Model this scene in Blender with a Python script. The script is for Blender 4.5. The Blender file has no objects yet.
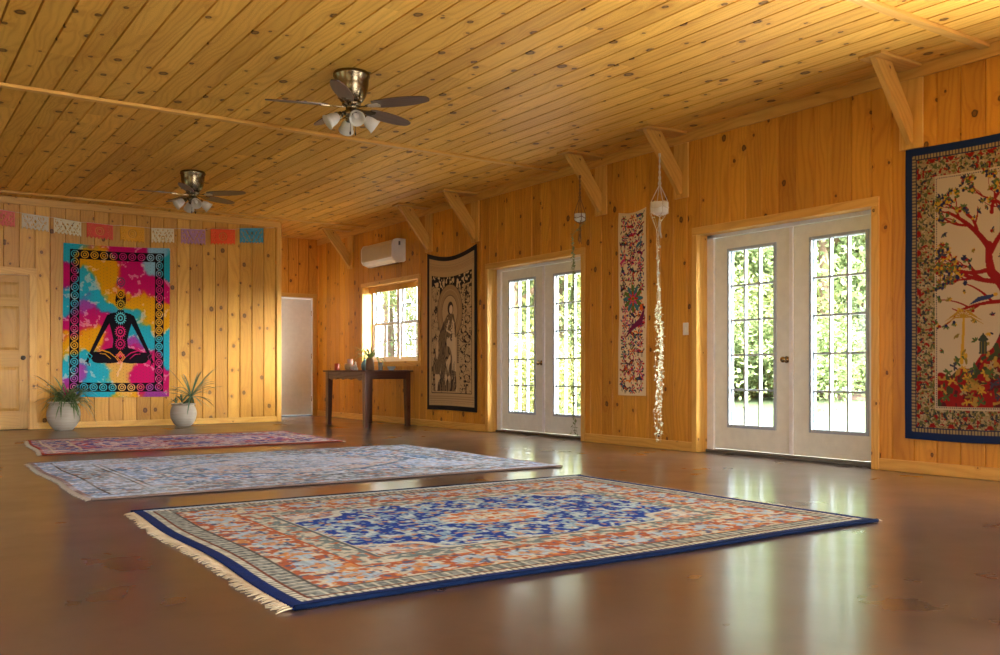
import bpy, math, random
import numpy as np
from mathutils import Matrix, Vector
random.seed(7)
NR = np.random.RandomState(11)
sc = bpy.context.scene
COL = sc.collection
PI = math.pi

# ------------------------------------------------------------------ helpers
def lin(c):
    return tuple((x / 12.92 if x <= 0.04045 else ((x + 0.055) / 1.055) ** 2.4) for x in c)
def rgb(r, g, b):
    return lin((r / 255, g / 255, b / 255))

class MB:
    """collects shapes and links them as one mesh object"""
    def __init__(s):
        s.v = []; s.f = []; s.uv = []; s.rn = []; s.sm = []; s.m = []
        s.key = {}; s.weld = False; s.mi = 0
        s.M = None
    def vert(s, p):
        if s.M is not None:
            p = s.M @ Vector(p)
        p = (p[0], p[1], p[2])
        if s.weld:
            k = (round(p[0], 5), round(p[1], 5), round(p[2], 5))
            if k in s.key: return s.key[k]
            s.key[k] = len(s.v)
        s.v.append(p)
        return len(s.v) - 1
    def face(s, ids, uv=None, rn=(0.3, 0.3), smooth=False):
        s.f.append(tuple(ids)); s.uv.append(uv or [(0, 0)] * len(ids)); s.rn.append(rn); s.sm.append(smooth); s.m.append(s.mi)
    def quad(s, pts, uv=None, rn=(0.3, 0.3), smooth=False):
        s.face([s.vert(p) for p in pts], uv, rn, smooth)
    def box(s, x0, x1, y0, y1, z0, z1, rn=None, M=None, bev=0.0):
        rn = rn or (random.random(), random.random())
        L = (x1 - x0, y1 - y0, z1 - z0); ax = L.index(max(L))
        o = [i for i in range(3) if i != ax]
        lo = (x0, y0, z0); hi = (x1, y1, z1)
        pts = {}; faces = []
        if bev <= 0:
            P = [(x, y, z) for x in (x0, x1) for y in (y0, y1) for z in (z0, z1)]
            F = [(0, 1, 3, 2), (4, 6, 7, 5), (0, 4, 5, 1), (2, 3, 7, 6), (0, 2, 6, 4), (1, 5, 7, 3)]
        else:
            # chamfered box: each corner has three vertices
            P = []; idx = {}
            for i in (0, 1):
                for j in (0, 1):
                    for k in (0, 1):
                        c = ((x0, x1)[i], (y0, y1)[j], (z0, z1)[k]); sg = (1 - 2 * i, 1 - 2 * j, 1 - 2 * k)
                        for a in range(3):
                            q = list(c)
                            for b in range(3):
                                if b != a: q[b] += sg[b] * bev
                            idx[(i, j, k, a)] = len(P); P.append(tuple(q))
            F = []
            for a in range(3):
                b, c = (a + 1) % 3, (a + 2) % 3
                for sd in (0, 1):
                    fc = []
                    for (p, q) in ((0, 0), (1, 0), (1, 1), (0, 1)):
                        t = [0, 0, 0]; t[a] = sd; t[b] = p; t[c] = q; fc.append(idx[(*t, a)])
                    F.append(tuple(fc if sd else fc[::-1]))
            for a in range(3):      # edges along axis a
                b, c = (a + 1) % 3, (a + 2) % 3
                for p in (0, 1):
                    for q in (0, 1):
                        t0 = [0, 0, 0]; t0[b] = p; t0[c] = q; t1 = list(t0); t1[a] = 1
                        fc = [idx[(*t0, b)], idx[(*t1, b)], idx[(*t1, c)], idx[(*t0, c)]]
                        F.append(tuple(fc if (p ^ q) else fc[::-1]))
            for i in (0, 1):
                for j in (0, 1):
                    for k in (0, 1):
                        fc = [idx[(i, j, k, a)] for a in range(3)]
                        F.append(tuple(fc if (i + j + k) % 2 else fc[::-1]))
        MM = M
        ids = [s.vert(MM @ Vector(p)) if MM is not None else s.vert(p) for p in P]
        for f in F:
            uv = [(P[i][o[0]] + P[i][o[1]], P[i][ax]) for i in f]
            s.face([ids[i] for i in f], uv, rn)
    def prism(s, poly, axis, a0, a1, rn=None, grain=None):
        """poly: 2D points in the two other axes (cyclic order), extruded along axis"""
        rn = rn or (random.random(), random.random())
        def P(p, a):
            if axis == 0: return (a, p[0], p[1])
            if axis == 1: return (p[0], a, p[1])
            return (p[0], p[1], a)
        g = grain or (0, 1)
        gl = math.hypot(*g); g = (g[0] / gl, g[1] / gl); h = (g[1], -g[0])
        def U(p, a): return (p[0] * h[0] + p[1] * h[1] + a, p[0] * g[0] + p[1] * g[1])
        A = [s.vert(P(p, a0)) for p in poly]; B = [s.vert(P(p, a1)) for p in poly]
        n = len(poly)
        s.face(A[::-1], [U(p, a0) for p in poly][::-1], rn); s.face(B, [U(p, a1) for p in poly], rn)
        for i in range(n):
            j = (i + 1) % n
            s.face([A[i], A[j], B[j], B[i]], [U(poly[i], a0), U(poly[j], a0), U(poly[j], a1), U(poly[i], a1)], rn)
    def lathe(s, prof, n=24, c=(0, 0, 0), rn=(.3, .3)):
        rings = []
        for r, z in prof:
            if r < 1e-5: rings.append([s.vert((c[0], c[1], c[2] + z))])
            else: rings.append([s.vert((c[0] + r * math.cos(2 * PI * k / n), c[1] + r * math.sin(2 * PI * k / n), c[2] + z)) for k in range(n)])
        for i in range(len(rings) - 1):
            A, B = rings[i], rings[i + 1]
            for k in range(n):
                k2 = (k + 1) % n
                uv = [(k / n, prof[i][1]), ((k + 1) / n, prof[i][1]), ((k + 1) / n, prof[i + 1][1]), (k / n, prof[i + 1][1])]
                if len(A) == 1 and len(B) == 1: continue
                if len(A) == 1: s.face([A[0], B[k2], B[k]], uv[:3], rn, True)
                elif len(B) == 1: s.face([A[k], A[k2], B[0]], uv[:3], rn, True)
                else: s.face([A[k], A[k2], B[k2], B[k]], uv, rn, True)
    def tube(s, pts, rad, n=8, cap=True, rn=(.3, .3)):
        pts = [Vector(p) for p in pts]
        if not hasattr(rad, '__len__'): rad = [rad] * len(pts)
        rings = []
        up = Vector((0, 0, 1))
        prev = None
        for i, p in enumerate(pts):
            t = (pts[min(i + 1, len(pts) - 1)] - pts[max(i - 1, 0)]).normalized()
            if prev is None:
                a = t.cross(up)
                if a.length < 1e-3: a = t.cross(Vector((1, 0, 0)))
            else:
                a = prev - t * prev.dot(t)
                if a.length < 1e-4: a = t.cross(Vector((1, 0, 0)))
            a.normalize(); prev = a; b = t.cross(a)
            rings.append([s.vert(p + (a * math.cos(2 * PI * k / n) + b * math.sin(2 * PI * k / n)) * rad[i]) for k in range(n)])
        L = 0
        for i in range(len(rings) - 1):
            dL = (pts[i + 1] - pts[i]).length
            for k in range(n):
                k2 = (k + 1) % n
                s.face([rings[i][k], rings[i][k2], rings[i + 1][k2], rings[i + 1][k]], [(k / n * .1, L), ((k + 1) / n * .1, L), ((k + 1) / n * .1, L + dL), (k / n * .1, L + dL)], rn, True)
            L += dL
        if cap:
            s.face(rings[0][::-1], None, rn); s.face(rings[-1], None, rn)
    def build(s, name, mat, parent=None, kind=None, loc=None):
        me = bpy.data.meshes.new(name)
        me.from_pydata(s.v, [], s.f)
        uvl = me.uv_layers.new(name='uv'); rl = me.uv_layers.new(name='rnd')
        a = np.array([c for f in s.uv for c in f], dtype=np.float32)
        uvl.data.foreach_set('uv', a.ravel())
        b = np.array([r for f, r in zip(s.f, s.rn) for _ in f], dtype=np.float32)
        rl.data.foreach_set('uv', b.ravel())
        me.polygons.foreach_set('use_smooth', s.sm)
        if isinstance(mat, (list, tuple)):
            for m in mat: me.materials.append(m)
            me.polygons.foreach_set('material_index', s.m)
        else: me.materials.append(mat)
        me.update()
        o = bpy.data.objects.new(name, me); COL.objects.link(o)
        if parent is not None: o.parent = parent
        if kind: o['kind'] = kind
        if loc: o.location = loc
        return o

def tag(o, label=None, cat=None, group=None, kind=None):
    if label: o['label'] = label
    if cat: o['category'] = cat
    if group: o['group'] = group
    if kind: o['kind'] = kind
    return o
def empty(name, loc=(0, 0, 0), rz=0, **k):
    o = bpy.data.objects.new(name, None); COL.objects.link(o); o.location = loc; o.rotation_euler = (0, 0, rz)
    o.empty_display_size = .1
    return tag(o, **k)
def copy_tree(o, parent=None):
    c = o.copy(); COL.objects.link(c); c.parent = parent
    for ch in o.children: copy_tree(ch, c)
    return c
def box_obj(name, mat, dims, parent=None, kind=None, bev=0.0):
    m = MB(); m.box(*dims, bev=bev); return m.build(name, mat, parent, kind)

# ------------------------------------------------------------------ materials
def nt(name):
    m = bpy.data.materials.new(name); m.use_nodes = True
    t = m.node_tree; b = t.nodes['Principled BSDF']
    return m, t, b
class N:
    def __init__(s, t): s.t = t
    def new(s, ty, **k):
        n = s.t.nodes.new(ty)
        for a, v in k.items(): setattr(n, a, v)
        return n
    def link(s, a, b): s.t.links.new(a, b)
    def setin(s, i, v):
        if hasattr(v, 'is_linked'): s.link(v, i)
        else: i.default_value = v
    def math(s, op, a, b=0.0, c=None, clamp=False):
        n = s.new('ShaderNodeMath', operation=op); n.use_clamp = clamp
        s.setin(n.inputs[0], a); s.setin(n.inputs[1], b)
        if c is not None: s.setin(n.inputs[2], c)
        return n.outputs[0]
    def vmath(s, op, a, b=None):
        n = s.new('ShaderNodeVectorMath', operation=op)
        s.setin(n.inputs[0], a)
        if b is not None: s.setin(n.inputs[1], b)
        return n
    def comb(s, x, y, z=0.0):
        n = s.new('ShaderNodeCombineXYZ')
        for i, v in enumerate((x, y, z)): s.setin(n.inputs[i], v)
        return n.outputs[0]
    def sep(s, v):
        n = s.new('ShaderNodeSeparateXYZ'); s.link(v, n.inputs[0]); return n.outputs
    def noise(s, v, scale, detail=2, rough=.5, dist=0):
        n = s.new('ShaderNodeTexNoise'); s.link(v, n.inputs['Vector'])
        n.inputs['Scale'].default_value = scale; n.inputs['Detail'].default_value = detail
        n.inputs['Roughness'].default_value = rough; n.inputs['Distortion'].default_value = dist
        return n.outputs['Fac']
    def mapr(s, v, a, b, c=0.0, d=1.0, smooth=False):
        n = s.new('ShaderNodeMapRange')
        if smooth: n.interpolation_type = 'SMOOTHSTEP'
        for i, x in enumerate((v, a, b, c, d)): s.setin(n.inputs[i], x)
        return n.outputs[0]
    def mix(s, f, a, b, mode='MIX'):
        n = s.new('ShaderNodeMix', data_type='RGBA', blend_type=mode)
        s.setin(n.inputs[0], f)
        for i, v in ((6, a), (7, b)):
            if hasattr(v, 'is_linked'): s.link(v, n.inputs[i])
            else: n.inputs[i].default_value = (*v[:3], 1)
        return n.outputs[2]
    def bump(s, h, strength=.3, dist=.002):
        n = s.new('ShaderNodeBump'); s.link(h, n.inputs['Height'])
        n.inputs['Strength'].default_value = strength; n.inputs['Distance'].default_value = dist
        return n.outputs[0]

def wood(name, light, dark, knotc=(52, 20, 5), knot=.5, rough=.42, spec=.4, var=.25, hue=None, kscale=1.0, line=.35, kr=1.0):
    m, t, b = nt(name); n = N(t)
    u1 = n.new('ShaderNodeUVMap', uv_map='uv').outputs[0]; u2 = n.new('ShaderNodeUVMap', uv_map='rnd').outputs[0]
    s1 = n.sep(u1); s2 = n.sep(u2)
    u = n.math('ADD', s1[0], n.math('MULTIPLY', s2[0], 37.0)); v = n.math('ADD', s1[1], n.math('MULTIPLY', s2[1], 53.0))
    P = n.comb(u, v)
    kx, kz = 7.0 / kscale, 2.6 / kscale
    Q = n.comb(n.math('MULTIPLY', u, kx), n.math('MULTIPLY', v, kz))
    vo = n.new('ShaderNodeTexVoronoi', voronoi_dimensions='2D'); n.link(Q, vo.inputs['Vector']); vo.inputs['Scale'].default_value = 1.0
    vo.inputs['Randomness'].default_value = .9
    dl = n.sep(n.vmath('SUBTRACT', Q, vo.outputs['Position']).outputs[0])
    dx = n.math('DIVIDE', dl[0], kx); dz = n.math('DIVIDE', dl[1], kz * 1.25)
    wob = n.math('MULTIPLY', n.math('SUBTRACT', n.noise(P, 45, 2), .5), .016)
    dist = n.math('ADD', n.math('SQRT', n.math('ADD', n.math('MULTIPLY', dx, dx), n.math('MULTIPLY', dz, dz))), wob)
    cs = n.sep(vo.outputs['Color'])
    rad = n.math('MULTIPLY_ADD', n.math('POWER', cs[0], 2.0), .014 * kr, .006 * kr)
    ex = n.math('GREATER_THAN', cs[1], 1 - knot)
    kn = n.math('MULTIPLY', n.mapr(dist, n.math('MULTIPLY', rad, 1.15), n.math('MULTIPLY', rad, .75), 0, 1, True), ex)
    ringc = n.math('MULTIPLY', n.mapr(dist, n.math('MULTIPLY', rad, .35), n.math('MULTIPLY', rad, .8), .72, 1, True), kn)
    halo = n.math('MULTIPLY', n.mapr(dist, n.math('MULTIPLY', rad, 4.0), n.math('MULTIPLY', rad, .8), 0, 1, True), ex)
    bend = n.noise(n.comb(n.math('MULTIPLY', u, 2.2), n.math('MULTIPLY', v, .45)), 1.6, 2, .5)
    ph = n.math('ADD', n.math('MULTIPLY', u, 120.0), n.math('MULTIPLY', bend, 48.0))
    ph = n.math('ADD', ph, n.math('MULTIPLY', halo, 5.0))
    ln = n.math('POWER', n.math('MULTIPLY_ADD', n.math('SINE', ph), .5, .5), 2.2)
    fine = n.noise(n.comb(n.math('MULTIPLY', u, 260.0), n.math('MULTIPLY', v, 6.0)), 1.0, 2, .6)
    big = n.noise(n.comb(n.math('MULTIPLY', u, 6.0), n.math('MULTIPLY', v, .9)), 1.0, 2)
    fac = n.math('ADD', n.math('MULTIPLY', ln, line), n.math('MULTIPLY_ADD', n.math('SUBTRACT', fine, .5), .5, n.math('MULTIPLY', n.math('SUBTRACT', big, .4), .9)), clamp=True)
    c = n.mix(fac, light, dark)
    wn = n.new('ShaderNodeTexWhiteNoise', noise_dimensions='2D'); n.link(u2, wn.inputs['Vector'])
    wv = n.sep(wn.outputs['Color'])
    br = n.mapr(wv[0], 0, 1, 1 - var, 1 + var * .8)
    c = n.mix(1.0, c, n.comb(br, n.math('POWER', br, 1.25), n.math('POWER', br, 1.6)), 'MULTIPLY')
    c = n.mix(n.math('MULTIPLY', halo, .35), c, dark)
    c = n.mix(n.math('MULTIPLY', ringc, .93), c, rgb(*knotc))
    n.link(c, b.inputs['Base Color'])
    b.inputs['Roughness'].default_value = rough
    b.inputs['Specular IOR Level'].default_value = spec
    h = n.math('ADD', n.math('MULTIPLY', ln, .4), n.math('MULTIPLY', fine, .6))
    n.link(n.bump(h, .15, .0012), b.inputs['Normal'])
    return m

def plain(name, c, rough=.5, metal=0.0, spec=.5, noise=None, bump=None, trans=0.0, coat=0.0):
    """colour with a soft procedural variation"""
    m, t, b = nt(name); n = N(t)
    tc = n.new('ShaderNodeTexCoord').outputs['Object']
    sc_, am = noise or (12.0, .08)
    f = n.noise(tc, sc_, 3, .6)
    c = c[:3]
    lo = tuple(x * (1 - am * 2) for x in c); hi = tuple(min(1, x * (1 + am)) for x in c)
    n.link(n.mix(f, lo, hi), b.inputs['Base Color'])
    b.inputs['Roughness'].default_value = rough; b.inputs['Metallic'].default_value = metal
    b.inputs['Specular IOR Level'].default_value = spec
    if trans: b.inputs['Transmission Weight'].default_value = trans
    if coat: b.inputs['Coat Weight'].default_value = coat
    if bump:
        n.link(n.bump(n.noise(tc, bump[0], 3, .6), bump[1], bump[2] if len(bump) > 2 else .003), b.inputs['Normal'])
    return m

def cloth_mat(name, rough=.9, weave=900, sheen=.1, bump=.3, bd=.001, trans=0):
    m, t, b = nt(name); n = N(t)
    a = n.new('ShaderNodeAttribute', attribute_name='Col')
    u = n.new('ShaderNodeUVMap', uv_map='uv').outputs[0]
    f = n.noise(u, weave, 2, .6)
    c = n.mix(1.0, a.outputs['Color'], n.comb(*[n.mapr(f, .25, .75, .82, 1.12)] * 3), 'MULTIPLY')
    n.link(c, b.inputs['Base Color'])
    b.inputs['Roughness'].default_value = rough; b.inputs['Specular IOR Level'].default_value = .15
    b.inputs['Sheen Weight'].default_value = sheen
    n.link(n.bump(f, bump, bd), b.inputs['Normal'])
    if trans:
        tr = n.new('ShaderNodeBsdfTranslucent'); n.link(c, tr.inputs['Color'])
        mx = n.new('ShaderNodeMixShader'); mx.inputs[0].default_value = trans
        n.link(b.outputs[0], mx.inputs[1]); n.link(tr.outputs[0], mx.inputs[2])
        n.link(mx.outputs[0], t.nodes['Material Output'].inputs[0])
    return m

PINE_W = wood('pine_wall_boards', (.62, .285, .028), (.40, .14, .009), knot=.5, var=.27, kr=1.6)
PINE_B = wood('pine_back_boards', (.62, .325, .048), (.42, .17, .016), knot=.5, var=.22, kr=1.6)
PINE_C = wood('pine_ceiling_boards', (.78, .45, .085), (.46, .20, .022), knot=.8, var=.22, kscale=1.25, kr=1.9, spec=.2, rough=.5, line=.28)
PINE_T = wood('pine_trim', (.68, .385, .085), (.47, .225, .035), knot=.25, var=.12)
PINE_D = wood('pine_door', (.50, .27, .05), (.36, .165, .025), knot=.1, var=.08)
DARKW = wood('dark_table_wood', (.085, .03, .018), (.03, .010, .007), knot=.1, var=.15, rough=.38)
GREYW = wood('grey_table_wood', (.30, .20, .14), (.10, .05, .03), knot=.1, var=.2, rough=.6)
BLADEW = wood('fan_blade_wood', (.12, .075, .055), (.06, .035, .025), knot=0, var=.05, rough=.35)
CREAM = plain('cream_door_paint', (.76, .78, .70), .35)
WHITE = plain('white_paint', (.80, .81, .82), .3)
FLAT = plain('flat_door_paint', (.74, .74, .69), .4)
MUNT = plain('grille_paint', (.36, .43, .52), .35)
BRASS = plain('antique_brass', (.30, .20, .09), .25, 1.0, bump=(40, .05))
DKMETAL = plain('dark_metal', (.05, .04, .03), .35, .9)
FANMET = plain('fan_antique_metal', (.20, .155, .095), .27, 1.0)
CHROME = plain('bright_metal', (.75, .72, .66), .2, 1.0)
THRESH = plain('threshold_metal', (.13, .12, .10), .45, .6)
PLASTIC = plain('white_plastic', (.78, .75, .68), .3)
PLAS2 = plain('dimmed_plastic', (.58, .50, .36), .35)  # the same white plastic with the tan, dimmer front light painted in
BLACKP = plain('black_slot', (.02, .02, .02), .5)
SOIL = plain('soil', (.03, .018, .01), .95, bump=(80, .6))
LEAF = plain('spiky_leaf', (.10, .17, .05), .45, noise=(20, .3))
LEAF2 = plain('blue_green_leaf', (.10, .20, .12), .45, noise=(20, .3))
CORD = plain('macrame_cord', (.62, .55, .44), .9, bump=(300, .5))
CORDD = plain('brown_cord', (.20, .10, .04), .9, bump=(300, .5))

def make_pot_mat():
    m, t, b = nt('banded_stoneware'); n = N(t)
    tc = n.new('ShaderNodeTexCoord').outputs['Object']; s = n.sep(tc)
    w = n.noise(n.comb(n.math('MULTIPLY', s[0], 3), n.math('MULTIPLY', s[1], 3), n.math('MULTIPLY', s[2], 40)), 1, 3)
    n.link(n.mix(w, (.27, .23, .18), (.50, .46, .40)), b.inputs['Base Color'])
    b.inputs['Roughness'].default_value = .55
    n.link(n.bump(w, .3, .004), b.inputs['Normal'])
    return m
STONE = make_pot_mat()

def glass_mat():
    m, t, b = nt('window_glass'); n = N(t)
    t.nodes.remove(b)
    tr = n.new('ShaderNodeBsdfTransparent'); tr.inputs[0].default_value = (.96, .98, .97, 1)
    gl = n.new('ShaderNodeBsdfGlossy'); gl.inputs['Roughness'].default_value = .02
    ge = n.new('ShaderNodeNewGeometry'); dt = n.new('ShaderNodeVectorMath', operation='DOT_PRODUCT'); n.link(ge.outputs['Normal'], dt.inputs[0]); n.link(ge.outputs['Incoming'], dt.inputs[1])
    fc = n.math('SUBTRACT', 1.0, n.math('ABSOLUTE', dt.outputs['Value']), clamp=True); fr = n.math('MULTIPLY_ADD', n.math('POWER', fc, 5.0), .95, .045)
    mx = n.new('ShaderNodeMixShader'); n.link(fr, mx.inputs[0]); n.link(tr.outputs[0], mx.inputs[1]); n.link(gl.outputs[0], mx.inputs[2])
    n.link(mx.outputs[0], t.nodes['Material Output'].inputs[0])
    return m
GLASS = glass_mat()

def frosted():
    m, t, b = nt('frosted_shade'); n = N(t)
    tc = n.new('ShaderNodeTexCoord').outputs['Object']
    n.link(n.mix(n.noise(tc, 30, 2), (.72, .70, .66), (.85, .84, .80)), b.inputs['Base Color'])
    b.inputs['Roughness'].default_value = .25; b.inputs['Subsurface Weight'].default_value = 0
    tl = n.new('ShaderNodeBsdfTranslucent'); tl.inputs[0].default_value = (.85, .83, .8, 1)
    mx = n.new('ShaderNodeMixShader'); mx.inputs[0].default_value = .4
    n.link(b.outputs[0], mx.inputs[1]); n.link(tl.outputs[0], mx.inputs[2]); n.link(mx.outputs[0], t.nodes['Material Output'].inputs[0])
    return m
FROST = frosted()

def floor_mat():
    m, t, b = nt('stained_polished_concrete'); n = N(t)
    tc = n.new('ShaderNodeTexCoord').outputs['Object']
    a = n.noise(tc, .55, 4, .6, .6); c = n.noise(tc, 1.9, 4, .55); d = n.noise(tc, 30, 3, .7)
    col = n.mix(n.mapr(a, .3, .7), (.034, .018, .010), (.076, .048, .043))
    col = n.mix(n.mapr(c, .25, .75, .05, .6), col, (.115, .083, .074))
    col = n.mix(n.mapr(d, .4, .8, 0, .25), col, (.08, .04, .025))
    st = n.noise(tc, 4.2, 3, .55)
    col = n.mix(n.mapr(st, .52, .72, 0, .5), col, (.035, .022, .018))
    n.link(col, b.inputs['Base Color'])
    n.link(n.mapr(c, .3, .8, .26, .38), b.inputs['Roughness'])
    b.inputs['Specular IOR Level'].default_value = .4
    b.inputs['Coat Weight'].default_value = .8; b.inputs['Coat Roughness'].default_value = .17; b.inputs['Coat IOR'].default_value = 1.5
    bb = n.math('ADD', n.math('MULTIPLY', n.noise(tc, 9, 3, .6), .6), n.math('MULTIPLY', n.noise(tc, 70, 2), .1))
    n.link(n.bump(bb, .10, .004), b.inputs['Normal'])
    return m
FLOOR = floor_mat()

# ------------------------------------------------------------------ room dimensions
H = 3.1
WX = 6.6          # right wall
BY = 13.85        # back wall
AY = 15.35        # alcove wall
LX = -2.6         # left wall
RY = -4.0         # rear wall
CX = 5.34         # corner of the projecting back wall

def planks(name, mat, P, D, s0, s1, t0, t1, holes=(), pitch=.18, off=0.0, seed=1, seg=None, gw=.008, gd=.013):
    """continuous sheet of V grooved boards. P(s,t,d): world point for across s, along t, depth d (into wall)."""
    rr = random.Random(seed)
    m = MB(); m.weld = True
    k = math.floor((s0 - off) / pitch)
    while off + k * pitch < s1 - 1e-6:
        a = off + k * pitch; b = a + pitch; k += 1
        rn0 = (rr.random(), rr.random())
        # breakpoints along the board
        joints = []
        if seg:
            q = t0 + rr.random() * seg
            while q < t1:
                joints.append(q); q += seg * (.6 + .8 * rr.random())
        cuts = [(a, gd), (a + gw, 0), (b - gw, 0), (b, gd)]
        xs = sorted({max(s0, min(s1, x)) for x, _ in cuts} | {h[i] for h in holes for i in (0, 1) if a < h[i] < b and s0 < h[i] < s1})
        def dep(x):
            if x < a + gw: return gd * (1 - (x - a) / gw)
            if x > b - gw: return gd * (1 - (b - x) / gw)
            return 0.0
        for i in range(len(xs) - 1):
            x0, x1 = xs[i], xs[i + 1]
            if x1 - x0 < 1e-5: continue
            xm = (x0 + x1) / 2
            spans = [(t0, t1)]
            for h in holes:
                if h[0] < xm < h[1]:
                    ns = []
                    for (p, q) in spans:
                        if h[2] > p: ns.append((p, min(q, h[2])))
                        if h[3] < q: ns.append((max(p, h[3]), q))
                    spans = [z for z in ns if z[1] - z[0] > 1e-5]
            for (p, q) in spans:
                ts = [p] + [j for j in joints if p < j < q] + [q]
                for j in range(len(ts) - 1):
                    ji = sum(1 for z in joints if z <= ts[j] + 1e-6)
                    rn = (rn0[0], (rn0[1] + ji * .371) % 1)
                    rn = (rn[0] if ji == 0 else (rn0[0] + ji * .613) % 1, rn[1])
                    y0, y1 = ts[j], ts[j + 1]
                    pts = [(x0, y0), (x1, y0), (x1, y1), (x0, y1)]
                    if D: pts = pts[::-1]
                    m.quad([P(x, y, dep(x)) for x, y in pts], [(x - a, y) for x, y in pts], rn)
    return m.build(name, mat, kind='structure')

DOORS = [(4.42, 6.29), (8.04, 9.91), (.80, 2.67)]    # french door openings in the right wall (last one is out of view)
WIN = (11.74, 13.54, .93, 2.12)
holes = [(a, b, 0.0, 2.085) for a, b in DOORS] + [WIN]
planks('wall_right', PINE_W, lambda s, t, d: (WX + d, s, t), True, RY, AY, 0, H, holes, .182, 4.43, 3)
planks('wall_back', PINE_B, lambda s, t, d: (s, BY + d, t), False, LX, CX - .07, 0, H, [(.97, 1.82, 0, 2.08)], .187, 5.25, 4)
planks('wall_alcove', PINE_W, lambda s, t, d: (s, AY + d, t), False, CX, WX + .03, 0, H, [(5.64, 6.5, 0, 2.07)], .187, 5.30, 5)
planks('wall_alcove_side', PINE_B, lambda s, t, d: (CX - d, s, t), False, BY, AY, 0, H, (), .187, BY, 6)
LWIN = [(-2.5, -.7, .9, 2.1), (1.2, 3.0, .9, 2.1), (5.2, 7.0, .9, 2.1), (9.4, 11.2, .9, 2.1)]  # unseen openings invented to let fill light in from the left
planks('wall_left', PINE_W, lambda s, t, d: (LX - d, s, t), False, RY, BY, 0, H, LWIN, .187, 0, 7)
planks('wall_rear', PINE_W, lambda s, t, d: (s, RY - d, t), True, LX, WX, 0, H, [(1.0, 5.0, .7, 2.2)], .187, 0, 8)  # its wide opening is added for the rear fill lamp
planks('ceiling', PINE_C, lambda s, t, d: (s, t, H + d), False, LX - .03, WX + .03, RY - .03, AY + .03, (), .18, .925, 9, seg=4.2, gw=.0075, gd=.024)
m = MB(); m.quad([(LX, RY, 0), (WX + .2, RY, 0), (WX + .2, AY + .2, 0), (LX, AY + .2, 0)]); m.build('floor', FLOOR, kind='structure')

# ceiling battens
for k, y in enumerate((-1.45, 3.51, 8.46, 13.43)):
    box_obj('trim_%d' % (k + 1), PINE_T, (LX, WX - .02, y - .035, y + .035, H - .028, H - .0005), kind='structure', bev=.003)
# crown boards along the walls, corner trim
tm = MB(); tm.box(WX - .02, WX - .0005, RY, AY - .001, H - .098, H - .001, bev=.003); tm.build('trim_right_crown', PINE_T, kind='structure')
tm = MB(); tm.box(LX, CX, BY - .02, BY - .0005, H - .095, H - .001, bev=.003); tm.build('trim_back_crown', PINE_T, kind='structure')
tm = MB(); tm.box(CX - .072, CX + .002, BY - .016, BY + .02, 0, H - .096, bev=.003); tm.build('trim_corner', PINE_T, kind='structure')
# baseboards
yc = RY; seg = []
for a, b in sorted(DOORS): seg.append((yc, a - .068)); yc = b + .066
seg.append((yc, AY - .001))
bb = MB()
for a, b in seg: bb.box(WX - .017, WX - .0005, a, b, 0.001, .092, bev=.003)
bb.build('baseboard_right', PINE_T, kind='structure')
bb = MB(); bb.box(1.905, CX - .073, BY - .017, BY - .0005, .001, .085, bev=.003); bb.box(LX, .88, BY - .017, BY - .0005, .001, .085, bev=.003); bb.build('baseboard_back', PINE_T, kind='structure')

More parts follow.
